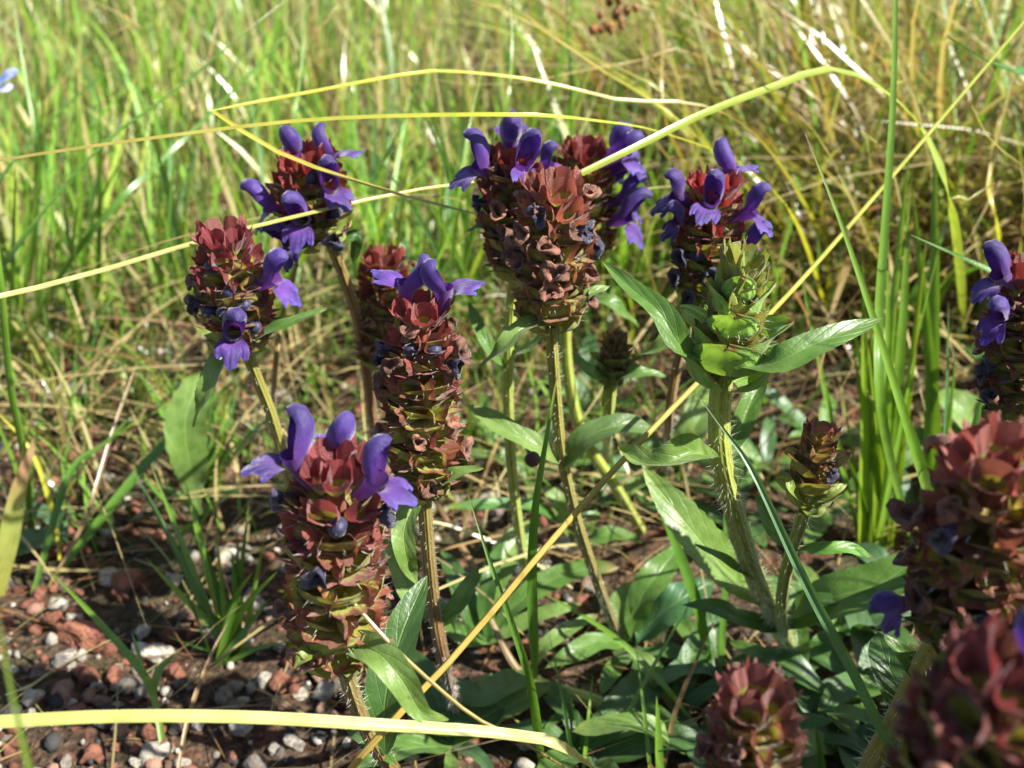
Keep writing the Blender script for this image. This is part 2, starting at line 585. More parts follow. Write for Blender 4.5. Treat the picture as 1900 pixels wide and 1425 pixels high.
def blade(label, pts, wpx, cols, group=None, name='long_grass', cat='grass', parent=None, **k):
    W = [P(p) for p in pts]
    mid = W[len(W) // 2]
    if isinstance(cols, np.ndarray):
        c0 = cols
        cols = grad((0, c0 * np.array((1.05, 1.0, .9))), (0.8, c0), (1, c0 * 0.6 + TAN * 0.4))
    mb = blade_mb(MB(), W, wpx * depth(mid) / FPX, cols, **k)
    o = mb.build(name, M['blade'], parent)
    if not parent:
        tag(o, label, cat, group)
    return o

def tube_mb(mb, pts, radii, colf, rows=24, sides=8, square=0.12):
    line = smooth(pts, rows)
    fr = frames(line, Vector((0.13, -0.9, 0.35)))
    rws = []
    for i, (p, (t, s, nn)) in enumerate(zip(line, fr)):
        v = i / (rows - 1)
        x = v * (len(radii) - 1)
        k = min(int(x), len(radii) - 2)
        r = radii[k] + (radii[k + 1] - radii[k]) * (x - k)
        rws.append([p + (s * math.cos(a) + nn * math.sin(a)) * r * (1 + square * math.cos(4 * a)) for a in [2 * math.pi * j / sides for j in range(sides)]])
    mb.grid(rws, None, lambda u, v: tuple(colf(v)), True)
    return line, fr

def hairs_on(line, fr, rad, count, length, rd, parent, thick=0.00006):
    mb = MB()
    n = len(line)
    for _ in range(count):
        x = rd.uniform(0.0, 0.999) * (n - 1)
        i = int(x)
        p = line[i].lerp(line[i + 1], x - i)
        t, s, nn = fr[i]
        a = rd.uniform(0, 2 * math.pi)
        d = (s * math.cos(a) + nn * math.sin(a))
        side = t.cross(d)
        L0 = length * rd.uniform(0.5, 1.3)
        tipv = (d + t * rd.uniform(-0.15, 0.5) + side * rd.uniform(-.3, .3)).normalized() * L0
        b = p + d * rad * 0.9
        mb.poly([b - side * thick, b + side * thick, b + tipv])
        mb.poly([b - t * thick, b + t * thick, b + tipv])
    o = mb.build('hairs', M['hair'], parent, False)
    o['kind'] = 'stuff'
    return o

# ------------------------------------------------------------------ flower-head pieces (unit = head radius)
def calyx_mesh(seed, openness=1.0):
    rd = random.Random(seed)
    mb = MB()
    rows = []
    SEG, RW = 26, 8
    w1 = 0.40 * rd.uniform(0.9, 1.1)
    h1 = (0.205 if openness > 0.5 else 0.12) * rd.uniform(0.85, 1.15)
    sk = rd.uniform(-.05, .05)
    for i in range(RW):
        v = i / (RW - 1)
        w = 0.07 + (w1 - 0.07) * math.sin(min(1, v * 1.15) * math.pi / 2) ** 0.9
        h = 0.07 + (h1 - 0.07) * math.sin(min(1, v * 1.25) * math.pi / 2)
        r = []
        for j in range(SEG):
            a = 2 * math.pi * j / SEG
            sa, ca = math.sin(a), math.cos(a)
            if sa > -0.15:     # broad upper lip, three short points
                q = ca
                tooth = max(0, 1 - abs(q) * 4.5) * 0.17 + max(0, 1 - abs(abs(q) - 0.80) * 5) * 0.27
                ext = (0.14 if openness > 0.5 else 0.28) + tooth
            else:              # lower lip, two narrow points
                q = abs(abs(ca) - 0.42)
                ext = 0.0 + max(0, 1 - q * 4.5) * 0.38
            grow = max(0, (v - 0.55) / 0.45)
            x = v * 0.72 + ext * grow
            lift = (0.15 * max(0, sa) - 0.05 * max(0, -sa)) * grow ** 1.5 * openness
            y = w * math.copysign(abs(ca) ** 0.62, ca)
            z = h * math.copysign(abs(sa) ** 0.6, sa) + lift + 0.05 * math.sin(v * 3) + sk * ca * v
            jit = 0.022 * grow
            r.append((x + rd.uniform(-jit, jit), y + rd.uniform(-jit, jit), z + rd.uniform(-jit, jit)))
        rows.append(r)
    mb.grid(rows, None, None, True)
    return mb.mesh('calyx')

def bract_mesh(seed, rise=0.42, span=82, tipx=0.22, edge=0.05, pw=2.4, bell=0.56):
    rd = random.Random(seed)
    mb = MB()
    rows = []
    RW, CL = 10, 13
    for i in range(RW):
        v = i / (RW - 1)
        wp = (1 - v ** pw) ** 0.85 * (0.82 + 0.18 * min(1, v * 3))
        wp = max(wp, 0.012)
        r = []
        for j in range(CL):
            u = j / (CL - 1) * 2 - 1
            th = R_(span) * u * wp
            rad = 0.32 + bell * math.sin(min(1, v * 1.9) * math.pi / 2) ** 0.8 + tipx * max(0, (v - .6) / .4) ** 1.6
            rad *= 1 - 0.05 * u * u * (1 - v)
            z = -0.42 + rise * v ** 1.15 + edge * math.sin(u * 7 + seed) * v + 0.10 * u * u * v
            z += rd.uniform(-.008, .008)
            r.append((rad * math.cos(th), rad * math.sin(th), z))
        rows.append(r)
    mb.grid(rows)
    return mb.mesh('bract')

def flower_mesh(seed):
    rd = random.Random(seed)
    mb = MB()
    # corolla tube
    TB = [(-0.05, 0.0, .10, 0.1), (0.25, 0.03, .14, 0.15), (0.5, 0.10, .19, 0.3), (0.68, 0.19, .245, 0.5)]
    rows = []
    for x, z, r, ang in TB:
        rows.append([(x - r * math.sin(a) * math.sin(ang), r * math.cos(a), z + r * math.sin(a) * math.cos(ang)) for a in [2 * math.pi * j / 16 for j in range(16)]])
    mb.grid(rows, lambda u, v: (0.3, v * 0.35), None, True)
    # hooded upper lip
    HD = [(0.66, 0.18, .245, 0.50, 104), (0.76, 0.30, .27, 0.75, 108), (0.86, 0.44, .285, 0.75, 112), (0.98, 0.57, .28, 0.45, 110), (1.10, 0.63, .24, 0.05, 105), (1.20, 0.62, .17, -0.4, 98), (1.265, 0.575, .07, -0.8, 90)]
    rows = []
    k = rd.uniform(-.04, .04)
    for n, (x, z, r, ang, sp) in enumerate(HD):
        row = []
        for j in range(15):
            a = R_(90 - sp + 2 * sp * j / 14)
            rr = r * (1 + 0.05 * math.sin(j * 1.9 + seed + n))
            row.append((x - rr * math.sin(a) * math.sin(ang), rr * math.cos(a) * 0.95 + k * n, z + rr * math.sin(a) * math.cos(ang)))
        rows.append(row)
    mb.grid(rows, lambda u, v: (0.5 + 0.25 * abs(u - .5), 0.35 + v * 0.65))
    # three-lobed lower lip
    rows = []
    for i in range(9):
        v = i / 8
        row = []
        for j in range(21):
            u = j / 20 * 2 - 1
            lobe = 1 - 0.30 * (1 - abs(math.cos(u * math.pi * 1.5)) ** 0.6) * v
            wid = 0.20 + 0.22 * math.sin(v * 2.0)
            ln = (0.62 if abs(u) < 0.36 else 0.40) * lobe
            fr_ = 0.03 * v * v * math.sin(j * 2.5 + seed)
            x = 0.62 + ln * v * 0.70 + 0.05 * math.sin(v * 3)
            y = wid * math.sin(u * 1.45)
            z = 0.02 - ln * v * (0.35 + 0.75 * v) - 0.13 * (1 - u * u) * (1 - v) - 0.10 * u * u * v + fr_
            row.append((x + fr_, y, z))
        rows.append(row)
    mb.grid(rows, lambda u, v: (0.5 + 0.5 * v, 0.4 + 0.25 * v))
    return mb.mesh('flower')

def bud_mesh(seed):
    mb = MB()
    rows = []
    for i in range(9):
        v = i / 8
        ph = math.pi * v
        row = []
        for j in range(16):
            a = 2 * math.pi * j / 16
            r = 0.205 * math.sin(ph) ** 0.8
            g = 1 - 0.13 * math.exp(-((a - 1.9) / 0.22) ** 2) - 0.10 * math.exp(-((a - 5.0) / 0.3) ** 2)
            row.append((0.15 - 0.26 * math.cos(ph), r * g * math.cos(a) * 1.1, r * g * math.sin(a) * 0.92))
        rows.append(row)
    mb.grid(rows, None, None, True)
    return mb.mesh('flower_bud')

def curl_mesh(seed, big=1.0):
    """shrivelled corolla: a short crumpled tube with a curled, torn rim"""
    rd = random.Random(seed)
    mb = MB()
    rows = []
    ph = [rd.uniform(0, 6) for _ in range(4)]
    for i in range(8):
        v = i / 7
        row = []
        for j in range(14):
            a = 2 * math.pi * j / 14
            if v < 0.55:
                r, x = 0.07 + 0.05 * v, v * 0.42
            else:
                q = (v - 0.55) / 0.45
                c = q * 3.6
                r = 0.10 + 0.085 * math.sin(c * 0.85) + 0.03 * q
                x = 0.23 + 0.085 * math.sin(c)
            r *= 1 + 0.35 * math.sin(2 * a + ph[0]) * v + 0.22 * math.sin(3 * a + ph[1] + v * 3)
            x += 0.06 * math.sin(2 * a + ph[2]) * v + rd.uniform(-.02, .02) * v
            row.append((x * big, r * math.cos(a) * big + 0.04 * math.sin(v * 4 + ph[3]), r * math.sin(a) * big - 0.10 * v * v))
        rows.append(row)
    mb.grid(rows, None, None, True)
    return mb.mesh('dried_flower')

CALYX = [calyx_mesh(i) for i in range(6)]
CALYX_SHUT = [calyx_mesh(20 + i, 0.3) for i in range(4)]
BRACT = [bract_mesh(i, 0.46 + 0.07 * (i % 3), 84, 0.24, 0.05, 2.2, 0.50) for i in range(5)]
BRACT_UP = [bract_mesh(30 + i, 1.0, 92, 0.42, 0.04, 1.8) for i in range(4)]
FLOWER = [flower_mesh(i) for i in range(4)]
BUD = [bud_mesh(0)]
CURL = [curl_mesh(i) for i in range(6)]
WITHER = [curl_mesh(40 + i, 1.25) for i in range(4)]
for lst, mt in ((CALYX, 'calyx'), (CALYX_SHUT, 'calyx'), (BRACT, 'bract'), (BRACT_UP, 'bract'), (FLOWER, 'petal'), (BUD, 'bud'), (CURL, 'dried'), (WITHER, 'withered')):
    for me in lst:
        me.materials.append(M[mt])

CRIM, MAROON, RUSTY, DARKR = C(0.36, 0.055, 0.055), C(0.20, 0.030, 0.028), C(0.31, 0.125, 0.06), C(0.10, 0.022, 0.018)

def spike(plant, b, t, wpx, whorls, flowers=(), buds=(), withered=(), curls=0.35, top=CRIM, low=RUSTY, lean=0.0,
          shape=(0.92, 1.0, 1.0, 0.95, 0.82), seed=1, bract_low=C(0.36, 0.41, 0.065), bract_top=C(0.26, 0.17, 0.05), upright=False, hair=120, turn=0, topring=True, ncal=6):
    """A flower head from pixel b (with depth) to pixel t. Azimuths: 0 right, -90 towards the camera, 90 away."""
    rd = random.Random(seed)
    Bw = P(b)
    r = ray(t[0], t[1])
    Tw = CAM + r * ((Bw.y - lean * 0.01) / r.y)
    Rr = wpx * 0.5 * depth(Bw.lerp(Tw, 0.5)) / FPX
    ax = Tw - Bw
    z = ax.normalized()
    Tw = Tw - z * Rr * (0.5 if topring else 0.3)
    ax = Tw - Bw
    Ln = ax.length
    x = (RIGHT - z * RIGHT.dot(z)).normalized()
    y = z.cross(x)
    base = plant.location
    mtx = Matrix(((x.x, y.x, z.x, Bw.x - base.x), (x.y, y.y, z.y, Bw.y - base.y), (x.z, y.z, z.z, Bw.z - base.z), (0, 0, 0, 1)))
    # rachis
    mb = MB()
    rws = []
    for i in range(9):
        v = i / 8
        rr = Rr * (0.42 - 0.20 * v) * (1 + 0.1 * math.sin(i * 2.4))
        rws.append([(rr * math.cos(a), rr * math.sin(a), Ln * (v * 0.98)) for a in [2 * math.pi * j / 10 for j in range(10)]])
    mb.grid(rws, None, lambda u, v: tuple(C(0.25, 0.26, 0.05) * (1 - v) + (bract_top if upright else CRIM * 0.7) * v), True)
    me = mb.mesh('flower_spike')
    me.materials.append(M['stem'])
    sp = bpy.data.objects.new('flower_spike', me)
    COL.objects.link(sp)
    sp.parent = plant
    sp.matrix_local = mtx

    def prof(q):
        xx = max(0, min(1, q)) * (len(shape) - 1)
        k = min(int(xx), len(shape) - 2)
        return shape[k] + (shape[k + 1] - shape[k]) * (xx - k)

    def place(q, az, el, rad, sc, roll=0.0):
        return (Matrix.Translation((0, 0, Ln * q)) @ Matrix.Rotation(R_(az), 4, 'Z') @ Matrix.Translation((rad * Rr, 0, 0)) @
                Matrix.Rotation(-R_(el), 4, 'Y') @ Matrix.Rotation(roll, 4, 'X') @ Matrix.Scale(sc * Rr, 4))

    for k in range(whorls):
        q = (k + 0.25) / whorls
        pr = prof(q)
        rot = turn + (k % 2) * 90 + rd.uniform(-9, 9)
        el = 20 + 14 * q if q < 0.72 else 30 + 90 * (q - 0.72)
        if upright:
            el = 46 + 26 * q
        tc = low * (1 - q) + top * q
        for s in (0, 180):
            bc = bract_low * (1 - q ** 1.5) + bract_top * q ** 1.5
            bc = bc * rd.uniform(0.85, 1.15)
            mm = Matrix.Translation((0, 0, Ln * q)) @ Matrix.Rotation(R_(rot + s + rd.uniform(-6, 6)), 4, 'Z') @ Matrix.Rotation(R_(rd.uniform(-7, 7)), 4, 'Y') @ Matrix.Diagonal((pr * Rr * 1.02, pr * Rr * 1.02, Rr * ((0.45 + 0.55 * pr) if upright else (1.0 - 0.1 * q)), 1))
            put('bract', rd.choice(BRACT_UP if upright else BRACT), M['bract'], sp, mm, bc)
        n = ncal
        for i in range(n):
            az = rot + 30 + i * 360 / max(1, n) + rd.uniform(-9, 9)
            c = tc * rd.uniform(0.7, 1.25)
            if rd.random() < 0.2:
                c = c * 0.55 + BROWN * 0.6
            e2 = el + rd.uniform(-8, 8)
            if topring and k == whorls - 1:
                e2 = 64 + rd.uniform(-8, 8)
            elif topring and k == whorls - 2:
                e2 = 44 + rd.uniform(-8, 8)
            ce = math.cos(R_(e2))
            reach = (pr - 0.12) / max(0.45, 1.0 * ce) if not upright else 0.85
            sc = min(1.04 if not (topring and k >= whorls - 2) else 0.78, reach * 1.12) * rd.uniform(0.90, 1.06)
            mm = place(q + 0.22 / whorls, az, e2, 0.12 + (0.25 if topring and k >= whorls - 2 else 0), sc, rd.uniform(-.12, .12))
            put('calyx', rd.choice(CALYX_SHUT if upright else CALYX), M['calyx'], sp, mm, c, 1.05 - (0.55 * max(0, q - .5) / .5 if topring else 0))
            if rd.random() < curls and q < 0.8:
                m2 = mm @ Matrix.Translation((rd.uniform(.72, .98), rd.uniform(-.1, .1), rd.uniform(-.02, .08))) @ Matrix.Rotation(rd.uniform(-.9, .4), 4, 'Y') @ Matrix.Rotation(rd.uniform(-.8, .8), 4, 'Z') @ Matrix.Rotation(rd.uniform(0, 6), 4, 'X')
                put('dried_flower', rd.choice(CURL), M['dried'], sp, m2 @ Matrix.Scale(rd.uniform(1.0, 1.45), 4), C(1, 1, 1) * rd.uniform(.8, 1.7))
    if topring:
        for i in range(5):
            put('calyx', rd.choice(CALYX_SHUT), M['calyx'], sp, place(0.93, i * 72 + 20, 74, 0.12, 0.42 * prof(1)), top * rd.uniform(.8, 1.3), 0.4)
    for f in flowers:
        az, q, el, sc = f[:4]
        rad = f[4] if len(f) > 4 else 0.45
        o = put('flower', rd.choice(FLOWER), M['petal'], sp, place(q, az, el, rad * prof(q), sc, rd.uniform(-.25, .25)), C(1, 1, 1) * rd.uniform(.85, 1.2))
    for az, q, el in buds:
        put('flower_bud', BUD[0], M['bud'], sp, place(q, az, el, 0.62 * prof(q), 0.95, rd.uniform(0, 1)))
    for az, q, el in withered:
        put('withered_flower', rd.choice(WITHER), M['withered'], sp, place(q, az, el, 0.85 * prof(q), 1.0, rd.uniform(0, 6)))
    # fine white hairs on bract margins
    hb = MB()
    for _ in range(hair):
        q = rd.random() * 0.85
        a = rd.uniform(0, 2 * math.pi)
        pr = prof(q) * Rr * rd.uniform(0.7, 1.0)
        d = Vector((math.cos(a), math.sin(a), rd.uniform(-.2, .7))).normalized()
        sd_ = d.cross(Vector((0, 0, 1))).normalized() * 0.00005
        p0 = Vector((math.cos(a) * pr, math.sin(a) * pr, Ln * q))
        hb.poly([p0 - sd_, p0 + sd_, p0 + d * Rr * rd.uniform(.12, .28)])
    hme = hb.mesh('hairs', None, False)
    hme.materials.append(M['hair'])
    ho = bpy.data.objects.new('hairs', hme)
    COL.objects.link(ho)
    ho.parent = sp
    ho['kind'] = 'stuff'
    return sp, Bw, Rr

def plant(label, stem_pts, stem_px, stem_cols, hair=300, hair_len=0.0016, group='selfheal plants in flower and seed', name='selfheal_plant', cat='wildflower', seed=3):
    """stem_pts from the ground up to the flower head"""
    W = [P(p) for p in stem_pts]
    base = W[0].copy()
    pl = empty(name, base, label, cat, group)
    mid = W[len(W) // 2]
    rad = stem_px * 0.5 * depth(mid) / FPX
    mb = MB()
    line, fr = tube_mb(mb, W, [rad * 1.05, rad, rad * 0.95], stem_cols, rows=30)
    st = mb.build('stem', M['stem'], pl)
    if hair:
        hairs_on(line, fr, rad, hair, hair_len, random.Random(seed), st)
    return pl

# ================================================================== ground
def make_ground():
    xs = np.concatenate([[-60, -8, -2.0, -1.0], np.arange(-0.5, 0.501, 0.006), [1.0, 2.0, 8, 60]])
    ys = np.concatenate([[-60, -8, -2, -0.6, -0.2], np.arange(0.0, 1.0, 0.006), np.arange(1.0, 2.4, 0.05), [3, 8, 20, 60]])
    X, Y = np.meshgrid(xs, ys)
    Z = gz(X, Y) + 0.0009 * np.sin(X * 310 + 2 * np.sin(Y * 200)) * np.cos(Y * 280) + rng.normal(0, 0.0004, X.shape)
    Z = np.where((np.abs(X) > 0.6) | (Y > 1.3) | (Y < -0.1), -0.001, Z)
    n, m = X.shape
    V = np.stack([X, Y, Z], -1).reshape(-1, 3)
    i, j = np.meshgrid(np.arange(n - 1), np.arange(m - 1), indexing='ij')
    a = (i * m + j).ravel()
    q = np.stack([a, a + 1, a + m + 1, a + m], 1)
    o = big_mesh('ground', V, q, np.ones((len(V), 3)), M['soil'])
    o['kind'] = 'structure'
make_ground()

# ================================================================== stones
def stone_mesh(seed, sub=2, rough=0.30):
    rd = random.Random(seed)
    bm = bmesh.new()
    bmesh.ops.create_icosphere(bm, subdivisions=sub, radius=1.0)
    offs = [Vector((rd.uniform(-9, 9), rd.uniform(-9, 9), rd.uniform(-9, 9))) for _ in range(2)]
    from mathutils import noise as mn
    planes = [(Vector((rd.gauss(0, 1), rd.gauss(0, 1), rd.gauss(0, 1))).normalized(), rd.uniform(.48, .80)) for _ in range(11)]
    for v in bm.verts:
        p = v.co.copy()
        for nrm, d in planes:
            k = p.dot(nrm)
            if k > d:
                p -= nrm * (k - d) * 0.97
        p *= 1 + 0.7 * rough * mn.noise(p * 1.3 + offs[0]) + 0.20 * mn.noise(p * 3.4 + offs[1])
        v.co = p
    sx, sy, sz = rd.uniform(.8, 1.25), rd.uniform(.7, 1.0), rd.uniform(.55, .85)
    for v in bm.verts:
        v.co = Vector((v.co.x * sx, v.co.y * sy, v.co.z * sz))
    me = bpy.data.meshes.new('stone')
    bm.to_mesh(me)
    bm.free()
    me.polygons.foreach_set('use_smooth', np.ones(len(me.polygons), dtype=bool))
    me.materials.append(M['stone'])
    return me
STONES = [stone_mesh(i, 3) for i in range(16)]
RED_ST, PALE_ST, GREY_ST, BLACK_ST = C(0.27, 0.11, 0.068), C(0.47, 0.42, 0.34), C(0.24, 0.20, 0.16), C(0.05, 0.048, 0.045)
STONE_LAB = {
    'red': ('rust red brick chip lying on the soil', 'red_stone', 'scattered rust red brick chips'),
    'pale': ('toned cream pumice pebble lying on the soil', 'pale_pebble', 'scattered pale pumice pebbles'),
    'grey': ('dull grey brown pebble lying on the soil', 'grey_pebble', 'scattered grey pebbles'),
}
STONE_TONE = {'red': 0.46, 'pale': 1.2, 'grey': 0.58}
def stone(px, py, rpx, kind, rd, label=None, flat=1.0):
    p = P((px, py, -0.0))
    r = rpx * 1.6 * depth(p) / FPX
    lab, nm, grp = STONE_LAB[kind]
    o = bpy.data.objects.new(nm, rd.choice(STONES))
    COL.objects.link(o)
    p.z = float(gz(p.x, p.y)) + r * 0.36
    o.location = p
    o.scale = (r, r, r * flat)
    o.rotation_euler = (rd.uniform(-.5, .5), rd.uniform(-.5, .5), rd.uniform(0, 6.3))
    c = {'red': RED_ST, 'pale': PALE_ST, 'grey': GREY_ST}[kind] * rd.uniform(0.7, 1.25)
    if kind == 'red' and rd.random() < .3:
        c = c * C(1.15, 1.7, 1.9)
    o.color = (*c, 1)
    if not label:
        size = 'coarse' if rpx > 11.5 else 'middling' if rpx > 8 else 'tiny'
        tone = 'light' if c.sum() > STONE_TONE[kind] else 'dark'
        lab = size + ' ' + tone + ' ' + lab
        grp = size + ' ' + tone + ' ' + grp
    tag(o, label or lab, 'stone', None if label else grp)
    return o
def make_stones():
    rd = random.Random(11)
    stone(132, 740, 26, 'pale', rd, 'smooth light grey oval pebble on soil among thin grass', 0.7)
    stone(420, 1035, 20, 'pale', rd, 'angular white pebble beside the small green grass tuft')
    stone(280, 1213, 22, 'pale', rd, 'flat topped white pebble behind the forked grass sprig')
    stone(150, 1185, 30, 'red', rd, 'largest dusty pink brown stone among the gravel', 0.9)
    stone(238, 1078, 24, 'red', rd, 'orange red stone with a paler worn top face')
    stone(122, 1235, 20, 'pale', rd, 'round cream stone beside the dusty pink brown stone')
    stone(165, 1262, 22, 'red', rd, 'deep red angular stone below the dusty pink brown stone')
    stone(118, 1300, 20, 'red', rd, 'dark red wedge shaped stone near the cream grass blade')
    stone(62, 1302, 16, 'pale', rd, 'small white stone near the cream grass blade')
    stone(200, 885, 9, 'pale', rd, 'tiny pale pebble on bare soil near the leaning blades')
    placed = []
    n = 0
    while n < 270:
        px, py = rd.uniform(-10, 720), rd.uniform(690, 1430)
        if rd.random() < 0.25:
            px, py = rd.uniform(560, 1100), rd.uniform(820, 1430)
        dens = 1.0 if px < 380 and py > 1000 else 0.55 if py > 850 else 0.5
        if 330 < px < 560 and py > 880:
            dens = 0.5
        if rd.random() > dens:
            continue
        r = (rd.choice((7, 8, 9, 10, 11, 12, 13, 15, 17, 19)) * (0.62 + 0.38 * (py - 650) / 700))
        if any((px - a) ** 2 + (1.5 * (py - b)) ** 2 < (0.8 * (r + c)) ** 2 for a, b, c in placed):
            continue
        placed.append((px, py, r))
        x = rd.random()
        stone(px, py, r, 'red' if x < .60 else 'pale' if x < .86 else 'grey', rd)
        n += 1
make_stones()

def make_gravel(N=16000):
    """loose grit: far too many grains to count"""
    base = bmesh.new()
    bmesh.ops.create_icosphere(base, subdivisions=1, radius=1.0)
    bv = np.array([v.co[:] for v in base.verts])
    bf = np.array([[v.index for v in f.verts] for f in base.faces])
    base.free()
    x = rng.uniform(-0.42, 0.36, N)
    y = 0.12 + 0.75 * rng.random(N) ** 1.6
    r = rng.choice([0.0006, 0.0008, 0.0011, 0.0015, 0.0020, 0.0027], N, p=[.18, .22, .22, .18, .13, .07]) * rng.uniform(.8, 1.25, N)
    keep = (x < 0.02) | (rng.random(N) < 0.35)
    x, y, r = x[keep], y[keep], r[keep]
    N = len(x)
    nv = len(bv)
    jit = rng.normal(1, 0.16, (N, nv, 1))
    sc = rng.uniform(.65, 1.2, (N, 1, 3))
    ang = rng.uniform(0, 6.28, N)
    V = bv[None] * jit * sc
    ca, sa = np.cos(ang)[:, None], np.sin(ang)[:, None]
    V = np.stack([V[..., 0] * ca - V[..., 1] * sa, V[..., 0] * sa + V[..., 1] * ca, V[..., 2]], -1) * r[:, None, None]
    V += np.stack([x, y, gz(x, y) + r * 0.35], -1)[:, None, :]
    pal = np.array([RED_ST, RED_ST * 0.7, RED_ST * C(1.2, 1.6, 1.8), PALE_ST, PALE_ST * .7, GREY_ST, BLACK_ST, BLACK_ST * 1.4])
    ci = rng.choice(len(pal), N, p=[.17, .17, .1, .12, .08, .1, .13, .13])
    cols = np.repeat(pal[ci] * rng.uniform(.7, 1.2, (N, 1)), nv, 0)
    F = (bf[None] + (np.arange(N) * nv)[:, None, None]).reshape(-1, 3)
    o = big_mesh('gravel', V.reshape(-1, 3), F, cols, M['gravel'])
    tag(o, 'fine red, cream and black grit strewn over the soil', 'gravel', None, 'stuff')
make_gravel()

# ================================================================== selfheal plants (flower heads, stems, leaves)
STEM_G = lambda v: C(0.34, 0.41, 0.065)
STEM_Y = grad((0, C(0.16, 0.10, 0.035)), (0.5, C(0.27, 0.23, 0.05)), (1, C(0.28, 0.28, 0.05)))
STEM_B = grad((0, C(0.12, 0.055, 0.025)), (0.6, C(0.17, 0.09, 0.035)), (1, C(0.24, 0.20, 0.05)))
STEM_R = grad((0, C(0.20, 0.07, 0.03)), (0.7, C(0.24, 0.11, 0.035)), (1, C(0.25, 0.19, 0.05)))

# --- front left head, three open flowers at its crown
p4 = plant('tall red brown flower head, violet hoods at its crown, broad leaf curling below',
           [(800, 1640, -0.0), (760, 1480, 21.5), (700, 1390, 20.6), (662, 1310, 20), (632, 1215, 19)], 28, STEM_B, 520, 0.0016, seed=4)
spike(p4, (622, 1212, 19), (618, 828), 186, 7,
      flowers=[(196, 0.93, 52, 1.12, 0.5), (95, 0.90, 55, 0.95, 0.5), (-22, 0.90, 40, 1.0, 0.62)],
      buds=[(-76, 0.80, 22)], withered=[(-172, 0.86, 10), (-100, 0.62, -15), (-5, 0.80, 10)], curls=0.42, top=C(0.31, 0.058, 0.068), seed=41, turn=20, hair=260)
leaf(p4, [(655, 1195, 18.4), (705, 1215, 17.9), (748, 1265, 17.8), (785, 1325, 18.0), (832, 1336, 18.2)], 92, LEAFP, kind='clasp', fold=0.5, wave=0.03)
leaf(p4, [(600, 1205, 18.5), (570, 1215, 18.1), (545, 1240, 18.0)], 62, LEAFY, kind='clasp', fold=0.4)
leaf(p4, [(715, 1400, 20.5), (715, 1300, 20.3), (745, 1180, 20.5), (792, 1068, 21)], 112, LEAFD, fold=0.35, wave=0.02)
leaf(p4, [(735, 1420, 20.5), (690, 1380, 20.8), (640, 1350, 21.4)], 40, LEAFG)

# --- centre head, brown seed calyces with two violet hoods
p3 = plant('long rust brown flower head with two violet hoods on top and two round navy buds',
           [(850, 1330, -0.0), (825, 1235, 25.2), (806, 1130, 24.4), (795, 1030, 23.7), (787, 920, 23)], 24, STEM_B, 380, 0.0014, seed=5)
spike(p3, (783, 905, 23), (783, 540), 140, 8,
      flowers=[(158, 0.97, 76, 1.12, 0.5), (8, 0.96, 70, 1.15, 0.55)],
      buds=[(-108, 0.84, 18), (-62, 0.835, 18)], withered=[(-165, 0.80, 0), (-28, 0.76, -10), (175, 0.72, 5)], curls=0.45, top=C(0.30, 0.06, 0.06), low=C(0.31, 0.125, 0.06), seed=31, turn=40, hair=260)
leaf(p3, [(805, 905, 22.6), (845, 880, 22.3), (897, 868, 22.2)], 45, LEAFP, kind='clasp', fold=0.4)
leaf(p3, [(770, 930, 22.7), (750, 985, 22.5), (757, 1045, 22.6), (775, 1085, 23)], 66, LEAFP, kind='clasp', fold=0.5, wave=0.05)
leaf(p3, [(812, 1165, 24.6), (850, 1120, 24.4), (888, 1050, 25)], 48, LEAFG)
leaf(p3, [(805, 1150, 24.6), (770, 1120, 24.8), (716, 1000, 25.5)], 60, LEAFP)

# --- left head
p1 = plant('short crimson flower head with violet flower on its flank and another low in front',
           [(575, 1120, -0.0), (545, 930, 28.2), (510, 790, 26.6), (480, 710, 25.8), (452, 640, 25)], 20, STEM_Y, 300, 0.0013, seed=6)
spike(p1, (449, 632, 25), (413, 415), 138, 6,
      flowers=[(-12, 0.56, 12, 1.18, 0.5), (-84, 0.20, 8, 1.12, 0.55)],
      buds=[(-84, 0.60, 16), (-120, 0.80, 30), (-60, 0.46, 10), (-100, 0.42, 10), (-140, 0.40, 5), (-45, 0.22, 5)], withered=[(-160, 0.45, 0)], curls=0.06,
      top=C(0.28, 0.05, 0.06), low=C(0.24, 0.045, 0.04), shape=(0.85, 1.0, 1.0, 0.85, 0.5), seed=11, hair=200, bract_low=C(0.28, 0.25, 0.05), turn=10)
leaf(p1, [(432, 640, 24.6), (400, 680, 24.2), (380, 730, 24.2), (358, 792, 24.6)], 58, LEAFP, kind='clasp', teeth=0.05, fold=0.35)
leaf(p1, [(470, 625, 24.6), (530, 600, 24.4), (606, 572, 24.6)], 40, LEAFG, kind='clasp')
leaf(p1, [(440, 640, 24.3), (400, 628, 24.0), (362, 606, 24.0)], 30, LEAFY, kind='clasp')

# --- back left head
p2 = plant('squat dark crimson flower head ringed by many violet flowers, behind the kinked straw',
           [(720, 990, -0.0), (690, 760, 32), (665, 600, 29), (640, 520, 28), (612, 445, 27)], 19, STEM_R, 220, 0.0014, seed=7)
spike(p2, (592, 440, 27), (563, 275), 140, 5,
      flowers=[(125, 0.86, 62, 0.95, 0.4), (22, 0.82, 55, 0.95, 0.5), (-48, 0.66, 22, 1.0, 0.5), (190, 0.45, 4, 1.0, 0.55), (-98, 0.36, 10, 1.05, 0.5), (-125, 0.08, 0, 0.95, 0.5)],
      buds=[(-70, 0.86, 50), (-40, 0.4, 10)], withered=[(-150, 0.3, 0), (-58, 0.12, -5)], curls=0.05, top=C(0.34, 0.05, 0.05), low=C(0.22, 0.04, 0.03), shape=(0.85, 1.0, 1.0, 0.95, 0.8), seed=21, turn=25)
leaf(p2, [(600, 445, 26.6), (625, 420, 26.2), (655, 390, 26.2)], 44, LEAFY, kind='clasp')
